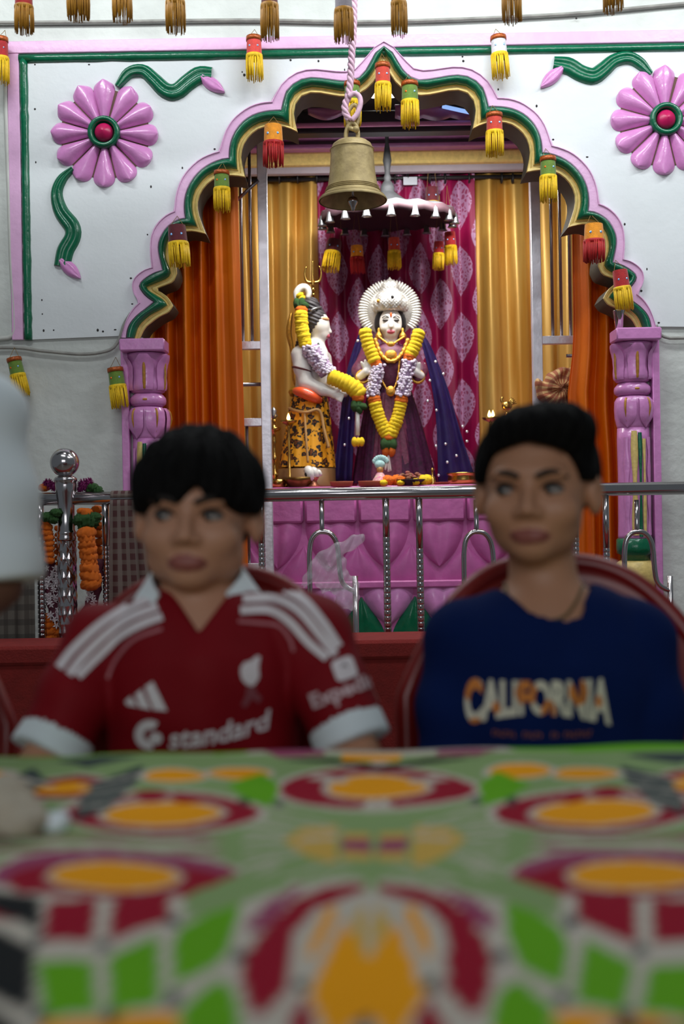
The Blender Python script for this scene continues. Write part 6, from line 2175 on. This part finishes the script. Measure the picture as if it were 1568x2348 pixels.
# sleeve badge and sleeve lettering
def rot(cx, cy, ang, x, y):
    a = math.radians(ang); return (cx + x*math.cos(a) - y*math.sin(a), cy + x*math.sin(a) + y*math.cos(a))
bp_ = []
for (qx, qy, a0) in ((1, -1, -90), (1, 1, 0), (-1, 1, 90), (-1, -1, 180)):
    for i in range(5):
        a = math.radians(a0 + 90*i/4)
        bp_.append(rot(789, 1534, -20, qx*14+11*math.cos(a), qy*14+11*math.sin(a)))
V, F = fine([bp_]); print_mesh('sleeve_badge', V, F, bv, M_printw, shirt)
V, F = fine([[rot(789, 1530, -20, x, y) for x, y in ((-7, -5), (3, -8), (7, 4), (3, 4), (1, -2), (-5, 1))]])
print_mesh('badge_mark', V, F, bv, mat('grey_print', (120, 112, 116), .6), shirt, lift=.0030)
place_text('Expedia', lambda u, v: rot(724, 1636, -21, 158*u, -46*v + (4 if v < .01 else 0)), bv, mat('pale_sleeve_print', (196, 170, 174), .6), shirt, .03)

# ------------------------------------------------------------------ boy in the navy sweatshirt
def hair_quiff(q):
    d = d_ell(q, (0, .016, .030), (.086, .100, .090))
    d = sm_min(d, d_ell(q, (.012, -.050, .088), (.062, .038, .028)), .03)
    d = sm_min(d, d_ell(q, (.040, -.020, .088), (.040, .045, .026)), .03)
    d = d + .0022*np.sin(22*np.arctan2(q[:, 0], q[:, 1]+.03) + 60*q[:, 2]) + .0016*np.sin(q[:, 0]*160+q[:, 1]*120)
    front = np.clip((-.030 - q[:, 1])/.022, 0, 1)
    back = np.clip((q[:, 1]-.02)/.03, 0, 1)
    mid = np.clip(1-np.abs(q[:, 0])/.070, 0, 1)
    cut = .014 + front*(.020 + .034*np.sqrt(mid)) - back*.078
    return sm_max(d, cut - q[:, 2], .006)
pR = {'neck': W(1250, 1385, 1.575), 'chest': W(1252, 1570, 1.56), 'chest_r': (.158, .090, .140), 'hip': (W(1252, 1700, 1.56).x, 1.57, .53),
      'shL': W(1068, 1478, 1.565), 'elL': W(1034, 1790, 1.53), 'wrL': (W(1120, 1800, 1.40).x, 1.31, .655), 'hdL': (.2, -.9, -.25),
      'shR': W(1448, 1478, 1.565), 'elR': W(1490, 1790, 1.53), 'wrR': (W(1390, 1800, 1.40).x, 1.31, .655), 'hdR': (-.2, -.9, -.25),
      'knL': (W(1252, 1700, 1.56).x-.11, 1.17, .49), 'ftL': (W(1252, 1700, 1.56).x-.11, 1.16, .035),
      'knR': (W(1252, 1700, 1.56).x+.11, 1.17, .49), 'ftR': (W(1252, 1700, 1.56).x+.11, 1.16, .035)}
pR = {k: tuple(v) for k, v in pR.items()}
def sweat(J, nb, wld):
    def fn(P):
        d = torso_cloth(P, J, nb, .016)
        for S_ in ('L', 'R'):
            sh, el, wr = (np.array(J[k+S_]) for k in ('sh', 'el', 'wr'))
            e2 = el + (wr-el)*.86
            sl = d_chain(P, [(sh, .062), ((sh+el)/2, .058), (el, .052), ((el+e2)/2, .047), (e2, .038)], .02)
            sl = sm_min(sl, d_cap(P, nb-[0, -.01, .035], sh, .050, .056), .025)
            d = sm_min(d, sl, .008)
        d = d + .0044*np.sin(P[:, 0]*38 + P[:, 2]*24+2) * np.sin(P[:, 2]*27 - P[:, 0]*20)
        neck = d_cap(P, nb+[-.002, -.022, -.026], nb+[-.002, .03, .09], .070, .060)
        return sm_max(d, -neck, .008)
    return fn, None
hcR = W(1228, 1130, 1.555)
boy2, sweater, wld2 = build_person('boy in a navy blue sweatshirt printed with a place name', hcR, 1.03, math.radians(-17), math.radians(0), math.radians(1), pR, M_skin2, M_navy, sweat, hair_quiff, -1, jaw=.80)
bv2 = bvh_of(sweater)
M_cream = mat('cream_print', (206, 200, 180), .6, var=.04)
M_orp = mat('orange_print', (206, 122, 44), .6, var=.08)
spots = [(1087,1583,22,28),(1207,1588,26,30),(1257,1630,17,26),(1325,1587,22,30),(1090,1655,16,10),(1138,1622,11,14),(1372,1608,8,14)]
def cal_pick(x, y):
    return 1 if any(((x-a)/c)**2 + ((y-b_)/e)**2 < 1 for a, b_, c, e in spots) else 0
def cal_fn(u, v):
    w = math.sin(math.pi*u)
    return (1066 + 334*u, (1664 - 24*w) + v*((1553 + 7*w) - (1664 - 24*w)))
place_text('CALIFORNIA', cal_fn, bv2, [M_cream, M_orp], sweater, .05, pick=cal_pick)
# faint line of tiny orange characters under it
polys = []
for (xa, n_) in ((1130, 6), (1200, 5), (1264, 2), (1294, 7)):
    for i in range(n_):
        x = xa + i*9.2
        y = 1673 + 6*math.sin(math.pi*(x-1130)/235)
        polys += [[(x, y), (x+2.4, y), (x+2.4, y+13), (x, y+13)], [(x+2.4, y+(i % 3)*5), (x+6, y+(i % 3)*5), (x+6, y+(i % 3)*5+3), (x+2.4, y+(i % 3)*5+3)]]
V, F = fine(polys); print_mesh('small_print', V, F, bv2, mat('dull_orange_print', (150, 82, 44), .6), sweater)
# neck cord
bvb = bvh_of(boy2)
ncd = [onto(x.x, x.y, bvb, .002) for x in catmull([Vector((x, y, 0)) for x, y in [(1160,1338),(1166,1372),(1190,1404),(1240,1424),(1288,1418),(1318,1384),(1338,1334)]], 40)]
ncd = [p for p in ncd if p is not None]
obj('neck_cord', MB().tube(ncd, .0022, 7), mat('olive_cord', (92, 78, 44), .6), boy2)

# ------------------------------------------------------------------ person in white at the left edge
Xp = W(-330, 1400, 1.5).x
pW = {'neck': (Xp, 1.50, 1.235), 'chest': (Xp, 1.49, 1.06), 'chest_r': (.165, .105, .17), 'hip': (Xp, 1.50, .56),
      'shL': (Xp-.17, 1.49, 1.17), 'elL': (Xp-.21, 1.42, .90), 'wrL': (Xp-.10, 1.20, .80), 'hdL': (.3, -.9, -.12),
      'shR': W(-52, 952, 1.45), 'elR': W(-8, 1340, 1.42), 'wrR': (Xp+.10, 1.20, .81), 'hdR': (-.2, -.9, -.14),
      'knL': (Xp-.12, 1.08, .52), 'ftL': (Xp-.12, 1.08, .035), 'knR': (Xp+.12, 1.08, .52), 'ftR': (Xp+.12, 1.08, .035)}
pW = {k: tuple(v) for k, v in pW.items()}
def kurta(J, nb, wld):
    def fn(P):
        d = torso_cloth(P, J, nb, .016)
        for S_ in ('L', 'R'):
            sh, el = np.array(J['sh'+S_]), np.array(J['el'+S_])
            end = sh + (el-sh)*1.0
            sl = d_chain(P, [(sh, .056), (sh*.45+end*.55, .062), (end, .062)], .02)
            ab = el-sh; L = np.linalg.norm(ab)
            sl = sm_max(sl, (((P-sh) @ ab)/(ab @ ab) - 1.0)*L, .006)
            sl = sm_min(sl, d_cap(P, nb-[0, -.01, .05], sh, .052, .056), .03)
            d = sm_min(d, sl, .022)
        d = d + .0040*np.sin(P[:, 0]*30 + P[:, 2]*30) * np.sin(P[:, 2]*34 - P[:, 0]*12)
        neck = d_cap(P, nb-[0, -.002, .02], wld((0, .02, -.05)), .060, .060)
        return sm_max(d, -neck, .006)
    return fn, None
build_person('person in a white short-sleeved shirt cut off by the left edge', (Xp, 1.48, 1.43), 1.08, math.radians(20), 0, 0, pW, M_skin3, M_cotton, kurta, hair_bowl, 1, h=.006)
